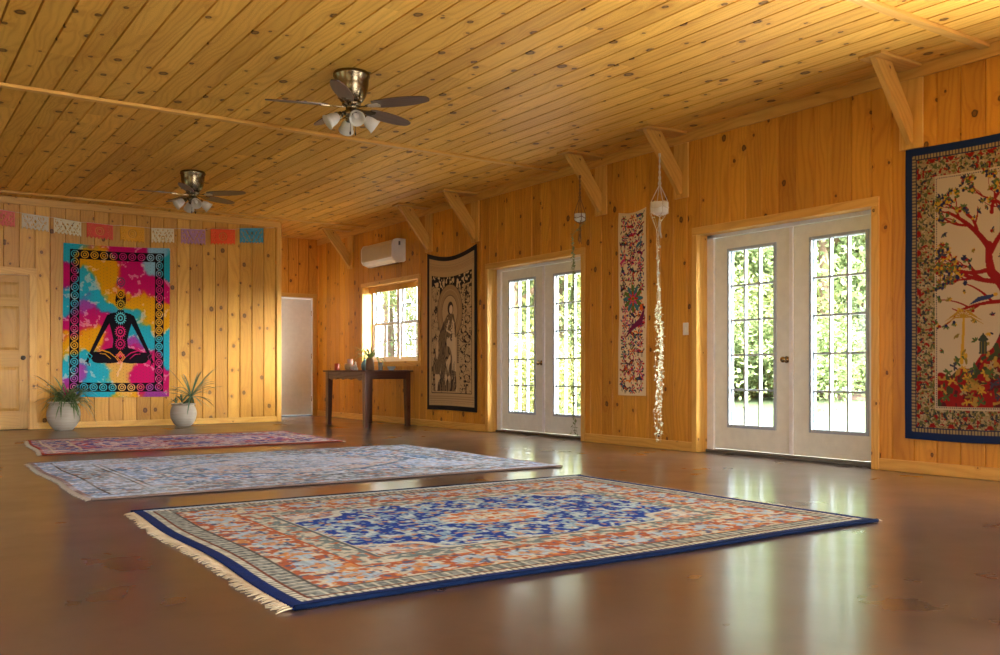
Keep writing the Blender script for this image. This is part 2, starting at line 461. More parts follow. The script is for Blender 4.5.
# ------------------------------------------------------------------ french doors
def knob(parent, x, y, z, dx, name='knob', axis='x'):
    m = MB()
    m.lathe([(0, 0), (.030, 0), (.031, .006), (.012, .010), (.010, .030), (.018, .036), (.027, .048), (.027, .060), (.018, .070), (0, .072)], 18)
    o = m.build(name, BRASS, parent)
    o.location = (x, y, z)
    o.rotation_euler = (0, -PI / 2, 0) if axis == 'x' else (PI / 2, 0, 0)
    return o
def french(n, y0, y1):
    root = empty('door_%d' % n, (WX, y0, 0), kind='structure')
    def loc(o): return o
    w = y1 - y0
    m = MB()       # wooden casing on the wall, mitre-like butt joints
    m.box(-.019, -.0005, -.066, .0, 0.0, 2.085, bev=.003); m.box(-.019, -.0005, w, w + .066, 0.0, 2.085, bev=.003)
    m.box(-.019, -.0005, -.066, w + .066, 2.085, 2.155, bev=.003)
    m.build('casing', PINE_T, root)
    m = MB()       # pine jamb lining
    m.box(0, .125, -.012, .0, 0, 2.085); m.box(0, .125, w, w + .012, 0, 2.085); m.box(0, .125, -.012, w + .012, 2.085, 2.097)
    m.build('jamb', PINE_T, root)
    m = MB()       # white frame
    m.box(.125, .24, -.012, .004, .0, 2.085); m.box(.125, .24, w - .080, w + .01, .0, 2.085, bev=.002); m.box(.125, .24, -.01, w + .01, 2.055, 2.1, bev=.002)
    m.build('frame', WHITE, root)
    m = MB(); m.box(.10, .26, .0, w, .0, .028, bev=.004); m.box(.14, .2, .0, w, .028, .034); m.build('threshold', THRESH, root)
    for i in (0, 1):
        a, b = ((.006, .886), (.892, 1.788))[i]
        g0, g1 = ((.140, .698), (1.072, 1.622))[i]; z0, z1 = .258, 1.925
        X0, X1 = .150, .194
        m = MB()
        m.box(X0, X1, a, g0, .04, 2.05); m.box(X0, X1, g1, b, .04, 2.05); m.box(X0, X1, g0, g1, .04, z0); m.box(X0, X1, g0, g1, z1, 2.05)
        leaf = m.build('door_leaf', CREAM, root)
        m = MB()   # glazing frame
        q = .018
        for xa, xb in ((X0 - .012, X0 + .01), (X1 - .01, X1 + .012)):
            m.box(xa, xb, g0 - .012, g0 + q, z0 - .012, z1 + .012, bev=.004); m.box(xa, xb, g1 - q, g1 + .012, z0 - .012, z1 + .012, bev=.004)
            m.box(xa, xb, g0 + q, g1 - q, z0 - .012, z0 + q, bev=.004); m.box(xa, xb, g0 + q, g1 - q, z1 - q, z1 + .012, bev=.004)
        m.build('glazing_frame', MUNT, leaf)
        m = MB()
        for k in (1, 2):
            yy = g0 + q + (g1 - g0 - 2 * q) * k / 3; m.box(X0 + .004, X1 - .006, yy - .009, yy + .009, z0 + q, z1 - q)
        for k in range(1, 5):
            zz = z0 + q + (z1 - z0 - 2 * q) * k / 5; m.box(X0 + .0035, X1 - .0065, g0 + q, g1 - q, zz - .009, zz + .009)
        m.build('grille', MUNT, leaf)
        m = MB(); xg = (X0 + X1) / 2; m.quad([(xg, g0, z0), (xg, g1, z0), (xg, g1, z1), (xg, g0, z1)]); m.build('glass', GLASS, leaf)
        if i == 1:
            knob(leaf, X0, a + .055, .88, -1)
            m = MB(); m.box(X0 - .016, X0 - .001, a - .022, a + .022, .04, 2.05, bev=.003); m.build('astragal', WHITE, leaf)
        else:
            m = MB()
            for zz in (.25, 1.05, 1.85): m.tube([(X0 - .004, a - .004, zz - .045), (X0 - .004, a - .004, zz + .045)], .007, 8)
            m.build('hinge', CHROME, leaf)
    return root
french(1, *DOORS[0]); french(2, *DOORS[1]); french(5, *DOORS[2])

# ------------------------------------------------------------------ window
def window(n):
    y0, y1, z0, z1 = WIN
    root = empty('window_%d' % n, (WX, y0, z0), kind='structure')
    w = y1 - y0; h = z1 - z0
    m = MB()
    m.box(-.019, -.0005, -.066, 0, 0, h, bev=.003); m.box(-.019, -.0005, w, w + .066, 0, h, bev=.003)
    m.box(-.019, -.0005, -.066, w + .066, h, h + .066, bev=.003); m.box(-.019, -.0005, -.066, w + .066, -.075, -.02, bev=.003)
    m.build('casing', PINE_T, root)
    m = MB()
    m.box(0, .19, -.012, 0, 0, h); m.box(0, .19, w, w + .012, 0, h); m.box(0, .19, -.012, w + .012, h, h + .012)
    m.build('jamb', PINE_T, root)
    m = MB(); m.box(-.03, .19, -.05, w + .05, -.02, .0, bev=.003); m.build('sill', PINE_T, root)
    m = MB(); fx0, fx1 = .16, .24
    m.box(fx0, fx1, 0, .04, 0, h); m.box(fx0, fx1, w - .04, w, 0, h); m.box(fx0, fx1, .04, w - .04, 0, .04); m.box(fx0, fx1, .04, w - .04, h - .04, h)
    m.box(fx0 - .01, fx1, w / 2 - .045, w / 2 + .045, .04, h - .04)
    m.build('frame', WHITE, root)
    for c in (0, 1):
        a = .04 + c * (w / 2 + .005); b = a + w / 2 - .085
        for r in (0, 1):
            zz0 = .04 + r * (h / 2 - .05); zz1 = zz0 + h / 2 - .02
            xo = .175 + r * .028
            m = MB(); q = .038
            m.box(xo, xo + .026, a, a + q, zz0, zz1); m.box(xo, xo + .026, b - q, b, zz0, zz1)
            m.box(xo, xo + .026, a + q, b - q, zz0, zz0 + q); m.box(xo, xo + .026, a + q, b - q, zz1 - q, zz1)
            s_ = m.build('sash', MUNT if r else WHITE, root)
            m = MB(); ym = (a + b) / 2; zm = (zz0 + zz1) / 2
            m.box(xo + .008, xo + .018, ym - .008, ym + .008, zz0 + q, zz1 - q); m.box(xo + .007, xo + .019, a + q, b - q, zm - .008, zm + .008)
            m.build('grille', MUNT, s_)
            m = MB(); m.quad([(xo + .013, a + q, zz0 + q), (xo + .013, b - q, zz0 + q), (xo + .013, b - q, zz1 - q), (xo + .013, a + q, zz1 - q)]); m.build('glass', GLASS, s_)
    # rolled pine-coloured blind under the head
    m = MB()
    for k in range(5): m.tube([(.10, .02, h - .018 - .017 * k), (.10, w - .02, h - .018 - .017 * k)], .010, 8)
    m.box(.07, .13, .01, w - .01, h - .012, h - .001)
    m.build('raised_blind', PINE_T, root)
window(1)

# simple frames for the unseen openings added left of the camera for light
for k, (a, b, z0, z1) in enumerate(LWIN):
    root = empty('window_%d' % (k + 2), (LX, a, z0), kind='structure'); w, h = b - a, z1 - z0
    m = MB(); m.box(0, .02, -.07, 0, -.07, h + .07); m.box(0, .02, w, w + .07, -.07, h + .07); m.box(0, .02, 0, w, h, h + .07); m.box(0, .02, 0, w, -.07, 0); m.build('casing', PINE_T, root)
    m = MB(); m.box(-.06, -.02, 0, .05, 0, h); m.box(-.06, -.02, w - .05, w, 0, h); m.box(-.06, -.02, .05, w - .05, 0, .05); m.box(-.06, -.02, .05, w - .05, h - .05, h); m.box(-.06, -.02, .05, w - .05, h / 2 - .025, h / 2 + .025); m.build('frame', WHITE, root)

# ------------------------------------------------------------------ interior doors
def panel_door():
    root = empty('door_3', (.97, BY, 0), kind='structure'); w = .85
    m = MB(); m.box(-.085, 0, -.02, -.0005, 0, 2.08, bev=.003); m.box(w, w + .085, -.02, -.0005, 0, 2.08, bev=.003); m.box(-.085, w + .085, -.02, -.0005, 2.08, 2.165, bev=.003)
    m.build('casing', PINE_T, root)
    m = MB(); m.box(0, .012, 0, .10, 0, 2.08); m.box(w - .012, w, 0, .10, 0, 2.08); m.box(.012, w - .012, 0, .10, 2.068, 2.08); m.build('jamb', PINE_T, root)
    m = MB(); a, b = .015, w - .015; Y0, Y1 = .012, .046; z0 = .02; zt = 2.063
    st = .105; cx = w / 2
    rails = [(z0, .25), (.84, 1.06), (1.65, 1.76), (1.97, zt)]
    m.box(a, a + st, Y0, Y1, z0, zt); m.box(b - st, b, Y0, Y1, z0, zt); m.box(cx - .05, cx + .05, Y0 + .0005, Y1, z0, zt)
    for p, q in rails: m.box(a + st, b - st, Y0 + .001, Y1, p, q)
    leaf = m.build('door_leaf', PINE_D, root)
    for xa, xb in ((a + st, cx - .05), (cx + .05, b - st)):
        for za, zb in ((.25, .84), (1.06, 1.65), (1.76, 1.97)):
            m = MB(); r = (random.random(), .5); i = .04
            o = [(xa, Y0 + .014, za), (xb, Y0 + .014, za), (xb, Y0 + .014, zb), (xa, Y0 + .014, zb)]
            n_ = [(xa + i, Y0 + .004, za + i), (xb - i, Y0 + .004, za + i), (xb - i, Y0 + .004, zb - i), (xa + i, Y0 + .004, zb - i)]
            for k in range(4):
                l = (k + 1) % 4; pts = [o[k], o[l], n_[l], n_[k]]; m.quad(pts, [(p[0], p[2]) for p in pts], r)
            m.quad(n_, [(p[0], p[2]) for p in n_], r)
            m.build('raised_panel', PINE_D, leaf)
    o = knob(leaf, w - .075, Y0, .96, 0, axis='y'); o.data.materials[0] = DKMETAL
panel_door()
def flat_door():
    root = empty('door_4', (5.64, AY, 0), kind='structure'); w = .86
    m = MB(); m.box(-.07, 0, -.018, -.0005, 0, 2.07, bev=.003); m.box(w, w + .07, -.018, -.0005, 0, 2.07, bev=.003); m.box(-.07, w + .07, -.018, -.0005, 2.07, 2.14, bev=.003)
    m.build('casing', PINE_D, root)
    m = MB(); m.box(0, .02, 0, .1, 0, 2.07); m.box(w - .02, w, 0, .1, 0, 2.07); m.box(.02, w - .02, 0, .1, 2.05, 2.07); m.build('frame', WHITE, root)
    leaf = box_obj('door_leaf', FLAT, (.025, w - .025, .01, .05, .02, 2.045), root, bev=.002)
    box_obj('threshold', BLACKP, (0, w, .0, .1, 0, .015), root)
    for zz in (.3, 1.05, 1.8): 
        m = MB(); m.tube([(w - .022, .004, zz - .045), (w - .022, .004, zz + .045)], .007, 8); m.build('hinge', CHROME, leaf)
flat_door()

# ------------------------------------------------------------------ ceiling brackets
BR = [4.08, 6.5, 7.7, 10.22, 11.43, 14.0]
BR_L = ['diagonal pine brace nearest the camera, right of the nearer glass doors by the tree tapestry',
        'diagonal pine brace left of the nearer glass doors, above the white hanging plant',
        'diagonal pine brace right of the farther glass doors, above the small brown-corded hanging plant',
        'diagonal pine brace just right of the top of the black-edged figure tapestry',
        'diagonal pine brace between the wall air conditioner and the black-edged tapestry',
        'diagonal pine brace farthest from the camera, left of the wall air conditioner']
def bracket():
    root = empty('ceiling_brace', (WX, BR[0], 2.47))
    z = H - 2.47
    m = MB(); m.box(-.545, -.021, -.095, .095, z - .024, z - .0005, bev=.003); m.build('ceiling_plate', PINE_T, root)
    m = MB(); m.box(-.022, -.0005, -.095, .095, 0, z - .100, bev=.003); m.build('wall_plate', PINE_T, root)
    m = MB()
    zt = z - .025
    # board 45 mm thick, 150 mm deep, cut against plate and wall
    poly = [(-.505, zt), (-.505 + .21, zt), (-.023, .235), (-.023, .045), (-.045, .03)]
    m.prism(poly, 1, -.0225, .0225, grain=(.48, -.56)); m.build('diagonal_board', PINE_T, root)
    return root
b0 = bracket()
for k, y in enumerate(BR):
    o = b0 if k == 0 else copy_tree(b0)
    o.location.y = y; tag(o, BR_L[k], 'brace', 'diagonal braces along the right wall')

# ------------------------------------------------------------------ ceiling fans
def fan():
    root = empty('ceiling_fan', (3.13, 6.63, H))
    m = MB(); m.lathe([(0, -.0005), (.135, -.0005), (.142, -.012), (.142, -.03), (.134, -.04), (.130, -.10), (.118, -.165), (.100, -.20), (.085, -.222), (.05, -.232), (0, -.232)], 40)
    hs = m.build('motor_housing', FANMET, root)
    m = MB(); m.lathe([(0, -.232), (.075, -.233), (.075, -.252), (.045, -.262), (.045, -.292), (.062, -.302), (.062, -.325), (.045, -.345), (.02, -.352), (0, -.354)], 28)
    m.build('light_hub', FANMET, root)
    for k in range(5):
        th = math.radians(-19 + 72 * k - 34.35)
        M = Matrix.Rotation(th, 4, 'Z') @ Matrix.Translation((0, 0, -.262)) @ Matrix.Rotation(math.radians(-11), 4, 'X')
        m = MB(); m.M = M
        # paddle outline
        pts = []
        prof = [(.185, .040), (.22, .056), (.32, .068), (.42, .071), (.52, .064), (.60, .050), (.645, .032), (.655, .012)]
        up = [(x, w) for x, w in prof]; dn = [(x, -w) for x, w in reversed(prof)]
        m.prism(up + dn, 2, -.004, .004, grain=(1, 0))
        bl = m.build('blade', BLADEW, root)
        m = MB(); m.M = M
        m.prism([(.055, .012), (.12, .010), (.17, .030), (.235, .034), (.25, 0), (.235, -.034), (.17, -.030), (.12, -.010), (.055, -.012)], 2, -.010, -.0045)
        m.build('blade_arm', CHROME if k == 0 else FANMET, bl)
    for k in range(4):
        th = math.radians(22 + 90 * k - 34.35)
        M = Matrix.Rotation(th, 4, 'Z') @ Matrix.Translation((.055, 0, -.31)) @ Matrix.Rotation(math.radians(125), 4, 'Y')
        m = MB(); m.M = M
        m.tube([(0, 0, 0), (0, 0, .045)], [.012, .014], 10); m.lathe([(0, .03), (.024, .03), (.026, .05), (.026, .062)], 16)
        sk = m.build('lamp_holder', FANMET, root)
        m = MB(); m.M = M
        m.lathe([(.024, .058), (.034, .072), (.046, .10), (.050, .125), (.052, .145), (.062, .165), (.060, .166), (.048, .145), (.046, .125), (.042, .10), (.030, .074), (.02, .06)], 24)
        m.build('lamp_shade', FROST, sk)
        m = MB(); m.M = M; m.lathe([(0, .06), (.012, .065), (.022, .095), (.024, .115), (.016, .132), (0, .138)], 14); m.build('bulb', FROST, sk)
    for dx in (-.02, .025):
        m = MB(); m.tube([(dx, -.02, -.345), (dx, -.02, -.46)], .0018, 6); m.lathe([(0, -.49), (.006, -.485), (.007, -.47), (.003, -.46), (0, -.459)], 8, (dx, -.02, 0)); m.build('pull_chain', DKMETAL, root)
    return root
f0 = fan(); tag(f0, 'brass five-blade ceiling fan with frosted lamps, nearer and higher in view', 'ceiling fan', 'ceiling fans')
f1 = copy_tree(f0); f1.location = (3.15, 10.95, H); f1.rotation_euler.z = math.radians(9)
tag(f1, 'brass five-blade ceiling fan with frosted lamps, farther one near the back wall', 'ceiling fan', 'ceiling fans')

# ------------------------------------------------------------------ air conditioner
def aircon():
    root = empty('air_conditioner', (WX, 12.13, 2.40), label='white wall air conditioner above the window on the right wall', cat='air conditioner')
    L = 1.03
    body = [(-.0005, .02), (-.0005, .335), (-.13, .335), (-.185, .32), (-.218, .27), (-.222, .22), (-.218, .075), (-.19, .035), (-.10, .0), (-.03, .0)]
    m = MB(); m.prism(body, 1, .03, L - .03); m.build('body', PLAS2, root)
    for a, b in ((0, .03), (L - .03, L)):
        m = MB(); e = [(x * 1.03 if x < -.01 else x, z + (.004 if z > .1 else -.004)) for x, z in body]; m.prism(e, 1, a, b); m.build('end_cap', PLASTIC, root)
    m = MB(); m.prism([(-.2235, .085), (-.2275, .09), (-.2275, .262), (-.2235, .268)], 1, .035, L - .035); m.build('front_panel', PLAS2, root)
    # outlet flap on the underside, made whiter to paint in the window bounce
    m = MB(); m.prism([(-.214, .066), (-.192, .028), (-.105, -.010), (-.100, -.004), (-.186, .036), (-.206, .070)], 1, .05, L - .05); m.build('outlet_flap', plain('window_lit_plastic', (.93, .93, .93), .25), root)
    m = MB(); m.prism([(-.098, -.008), (-.070, -.008), (-.070, .0), (-.098, .0)], 1, .10, L - .08); m.build('air_slot', BLACKP, root)
    m = MB(); m.box(-.12, -.09, -.003, .0, .24, .30); m.build('badge', THRESH, root)
aircon()

# light switch
r = empty('light_switch', (WX, 6.447, 1.19), label='white light switch plate beside the nearer glass doors', cat='light switch')
box_obj('plate', PLASTIC, (-.007, -.0005, -.036, .036, -.060, .060), r, bev=.002)
m = MB(); m.box(-.012, -.0072, -.008, .008, -.016, .016, bev=.001); m.build('toggle', PLASTIC, r)

# ------------------------------------------------------------------ table
def table():
    ang = math.radians(7)
    root = empty('side_table', (5.70, 11.64, 0), ang, label='dark rustic wooden side table with worn grey left side under the window', cat='table')
    W, L, T = .80, 1.08, .795
    m = MB(); m.box(-.03, W, -.03, L, T - .022, T, bev=.003); m.build('tabletop', DARKW, root)
    lg = .075
    for i, (x, y) in enumerate(((0.0, 0.0), (W - .03 - lg, 0.0), (0.0, L - .03 - lg), (W - .03 - lg, L - .03 - lg))):
        m = MB()
        zt = T - .023; t = .014
        sx = 0 if x == 0 else 1; sy = 0 if y == 0 else 1
        def sq(z, ins):
            xa = x + (ins if sx else 0); xb = x + lg - (0 if sx else ins); ya = y + (ins if sy else 0); yb = y + lg - (0 if sy else ins)
            return [(xa, ya, z), (xb, ya, z), (xb, yb, z), (xa, yb, z)]
        A, B, C_ = sq(0, t), sq(.62, 0), sq(zt, 0)
        rn = (random.random(), random.random())
        m.weld = True
        for P, Q in ((A, B), (B, C_)):
            for k in range(4):
                l = (k + 1) % 4; m.quad([P[k], P[l], Q[l], Q[k]], [(P[k][0] + P[k][1], P[k][2]), (P[l][0] + P[l][1], P[l][2]), (Q[l][0] + Q[l][1], Q[l][2]), (Q[k][0] + Q[k][1], Q[k][2])], rn); m.mi = 0
        m.quad(A[::-1]); m.quad(C_)
        # lighter grey wood on the faces turned to the left side of the table
        o = m.build('leg', [DARKW, GREYW], root)
        for p in o.data.polygons:
            if p.normal.x < -.9 and x == 0: p.material_index = 1
    a0, a1 = lg, L - .03 - lg
    m = MB()
    # scalloped worn apron on the long left side
    n = 24; lo = []
    for k in range(n + 1):
        y = a0 + (a1 - a0) * k / n; lo.append((y, T - .12 + .018 * math.sin(k * 1.7) * math.sin(k * .6) - (.02 if k in (1, 2, n - 1, n - 2) else 0)))
    m.prism(lo + [(a1, T - .023), (a0, T - .023)], 0, .006, .026, grain=(1, 0)); m.build('apron', GREYW, root)
    m = MB(); m.box(lg, W - .03 - lg, .006, .026, T - .125, T - .023); m.build('apron', DARKW, root)
    m = MB(); m.box(lg, W - .03 - lg, L - .03 - .026, L - .03 - .006, T - .125, T - .023); m.build('apron', DARKW, root)
    m = MB(); m.box(W - .03 - .026, W - .03 - .006, a0, a1, T - .125, T - .023); m.build('apron', DARKW, root)
    return root, ang, T
troot, tang, TT = table()
def on_table(x, y):
    c, s_ = math.cos(tang), math.sin(tang)
    return (5.70 + c * x - s_ * y, 11.64 + s_ * x + c * y, TT)

YMAX = [1e9]
def strip_leaf(m, base, az, L, w, rise, droop, n=8, fold=.25, curl=0):
    """arching tapered blade leaf"""
    c, s_ = math.cos(az), math.sin(az); pr = []
    for k in range(n + 1):
        t = k / n; r = L * t * (1 - .15 * t * droop); z = rise * L * t - droop * L * t * t
        ww = w * (math.sin(PI * min(1, .18 + .82 * t)) ** .6 if t < .999 else .02)
        a2 = az + curl * t
        c2, s2 = math.cos(a2), math.sin(a2)
        p = Vector((base[0] + r * c2, base[1] + r * s2, base[2] + z)); p.y = min(p.y, YMAX[0])
        sd = Vector((-s2, c2, 0)) * ww
        pr.append((p - sd + Vector((0, 0, fold * ww)), p, p + sd + Vector((0, 0, fold * ww))))
    ids = [[m.vert(q) for q in tr] for tr in pr]
    for k in range(n):
        for j in (0, 1):
            m.face([ids[k][j], ids[k][j + 1], ids[k + 1][j + 1], ids[k + 1][j]], None, (random.random(), .5), True)

# items on the table
def small_things():
    G = 'small things on the side table'
    def place(root, x, y): root.location = on_table(x, y)
    # spider plant in a brown tapered pot
    r = empty('potted_plant', label='small spider plant in a brown pot in the middle of the side table', cat='plant')
    m = MB(); m.lathe([(0, .0005), (.058, .0005), (.062, .012), (.060, .09), (.048, .15), (.036, .175), (.030, .176), (.03, .165), (0, .165)], 20); m.build('pot', plain('brown_glaze', (.20, .105, .04), .35), r)
    m = MB()
    rr = random.Random(5)
    for k in range(34): strip_leaf(m, (0, 0, .165), rr.uniform(0, 2 * PI), rr.uniform(.20, .42), .010, rr.uniform(.6, 1.5), rr.uniform(.5, 1.1), 7)
    m.build('foliage', plain('spider_leaf', (.22, .38, .10), .5, noise=(30, .2)), r)
    place(r, .33, .38)
    r = empty('candle_jar', label='red glass candle jar, leftmost on the side table', cat='candle'); 
    m = MB(); m.lathe([(0, .0005), (.036, .0005), (.038, .01), (.038, .10), (.034, .10), (.034, .06), (0, .06)], 18); m.build('jar', plain('red_glass', (.45, .06, .03), .2), r)
    m = MB(); m.lathe([(0, .06), (.003, .06), (.003, .075), (0, .075)], 6); m.build('wick', BLACKP, r); place(r, .12, .93)
    r = empty('candle_jar', label='tall pinkish candle jar behind the red one on the side table', cat='candle')
    m = MB(); m.lathe([(0, .0005), (.040, .0005), (.042, .01), (.042, .165), (.038, .165), (.038, .12), (0, .12)], 18); m.build('jar', plain('pink_glass', (.55, .30, .26), .2), r)
    m = MB(); m.lathe([(0, .12), (.003, .12), (.003, .14), (0, .14)], 6); m.build('wick', BLACKP, r); place(r, .30, .86)
    r = empty('singing_bowl', label='tan round bowl standing right of the candle jars on the side table', cat='bowl')
    m = MB(); m.lathe([(0, .0005), (.03, .0005), (.052, .02), (.062, .05), (.056, .085), (.05, .10), (.045, .10), (.052, .05), (0, .015)], 20); m.build('bowl', plain('tan_clay', (.42, .28, .14), .5), r)
    place(r, .12, .62)
    r = empty('vase', label='teal blue vase with thin leaves behind the tan bowl on the table', cat='vase')
    m = MB(); m.lathe([(0, .0005), (.035, .0005), (.05, .04), (.05, .09), (.025, .14), (.022, .17), (.018, .17), (.02, .14), (0, .1)], 20); m.build('vase_body', plain('teal_glaze', (.16, .34, .38), .2), r)
    m = MB()
    for k in range(12): strip_leaf(m, (0, 0, .16), rr.uniform(0, 2 * PI), rr.uniform(.10, .2), .006, rr.uniform(.6, 1.4), rr.uniform(.4, .9), 6)
    m.build('foliage', LEAF2, r); place(r, .42, .66)
    r = empty('shell', label='white spiral shell in front of the brown plant pot on the table', cat='shell')
    m = MB()
    sp = []; rad = []
    for k in range(40):
        t = k / 39; a = t * 5 * PI; q = .030 * (1 - t) ; sp.append((q * math.cos(a), q * math.sin(a), .03 + .05 * t)); rad.append(.028 * (1 - t) + .002)
    m.tube(sp, rad, 10); m.build('shell_body', plain('shell_white', (.75, .68, .58), .3), r); place(r, .10, .45)
    r = empty('tumbler', label='clear whitish glass tumbler just right of the brown plant pot', cat='glass')
    m = MB(); m.lathe([(0, .0005), (.03, .0005), (.036, .11), (.033, .11), (.028, .01), (0, .01)], 18); m.build('tumbler_body', plain('pale_glass', (.70, .74, .74), .1, trans=.5), r); place(r, .40, .22)
    r = empty('trinket_bowl', label='pale blue shallow trinket bowl, rightmost on the side table', cat='bowl')
    m = MB(); m.lathe([(0, .0005), (.03, .0005), (.055, .03), (.062, .055), (.057, .055), (.05, .032), (0, .012)], 20); m.build('bowl', plain('pale_blue_glaze', (.45, .56, .66), .25), r); place(r, .50, .09)
    r = empty('figurine', label='small white seated figurine between the shell and the brown pot', cat='figurine')
    m = MB(); m.lathe([(0, .0005), (.035, .0005), (.040, .012), (.036, .028), (.022, .045), (.024, .065), (.020, .08), (.008, .088), (.014, .098), (.015, .11), (.009, .122), (0, .128)], 18); m.build('figure_body', plain('ivory', (.78, .72, .62), .4), r); place(r, .20, .56)
small_things()

# ------------------------------------------------------------------ floor pots
def pot(name, loc, rs, label, seed, leaf, kind):
    rr = random.Random(seed); YMAX[0] = BY - .06 - loc[1]
    root = empty(name, loc, label=label, cat='potted plant')
    m = MB()
    prof = [(0, .001), (.105, .001), (.115, .008), (.16, .06), (.195, .13), (.208, .20), (.200, .27), (.178, .325), (.165, .345), (.170, .352), (.190, .358), (.192, .375), (.170, .378), (.155, .365), (.155, .32), (0, .32)]
    m.lathe([(r_ * rs, z * rs) for r_, z in prof], 36); m.build('pot', STONE, root)
    m = MB(); m.lathe([(0, .345 * rs), (.154 * rs, .335 * rs)], 20); m.build('soil', SOIL, root)
    m = MB()
    if kind == 0:
        for cl in range(9):
            a = rr.uniform(0, 2 * PI); q = rr.uniform(.02, .12); b = (q * math.cos(a), q * math.sin(a), .34 * rs)
            for k in range(15): strip_leaf(m, b, rr.uniform(0, 2 * PI), rr.uniform(.26, .52), .0105, rr.uniform(.4, 1.5), rr.uniform(.5, 1.3), 8)
        for k in range(12): strip_leaf(m, (0, 0, .34), rr.uniform(-1.2, .6), rr.uniform(.3, .44), .007, rr.uniform(.8, 1.2), rr.uniform(.9, 1.3), 9)
    else:
        # leggy aloe leaning over the right rim
        for b, n_, Ls in (((.09, -.06, .42), 36, (.28, .50)), ((-.02, 0, .34), 16, (.10, .22)), ((-.10, .02, .33), 7, (.05, .10))):
            for k in range(n_):
                az = rr.uniform(-1.9, 1.4) if n_ == 30 else rr.uniform(0, 2 * PI)
                strip_leaf(m, b, az, rr.uniform(*Ls), .013 if n_ == 30 else .010, rr.uniform(-.4, 1.5), rr.uniform(.1, .9), 8, .5)
        m.tube([(.0, 0, .32), (.05, -.03, .38), (.09, -.06, .43)], [.014, .012, .010], 8)
    m.build('foliage', leaf, root)
pot('potted_plant', (2.17, 13.42, 0), 1.0, 'dark spiky-leaved plant in round stoneware pot beside the pine door', 3, LEAF, 0)
pot('potted_plant', (3.72, 13.38, 0), .87, 'blue-green aloe leaning out of round stoneware pot, right of the tie-dye tapestry', 4, LEAF2, 1)

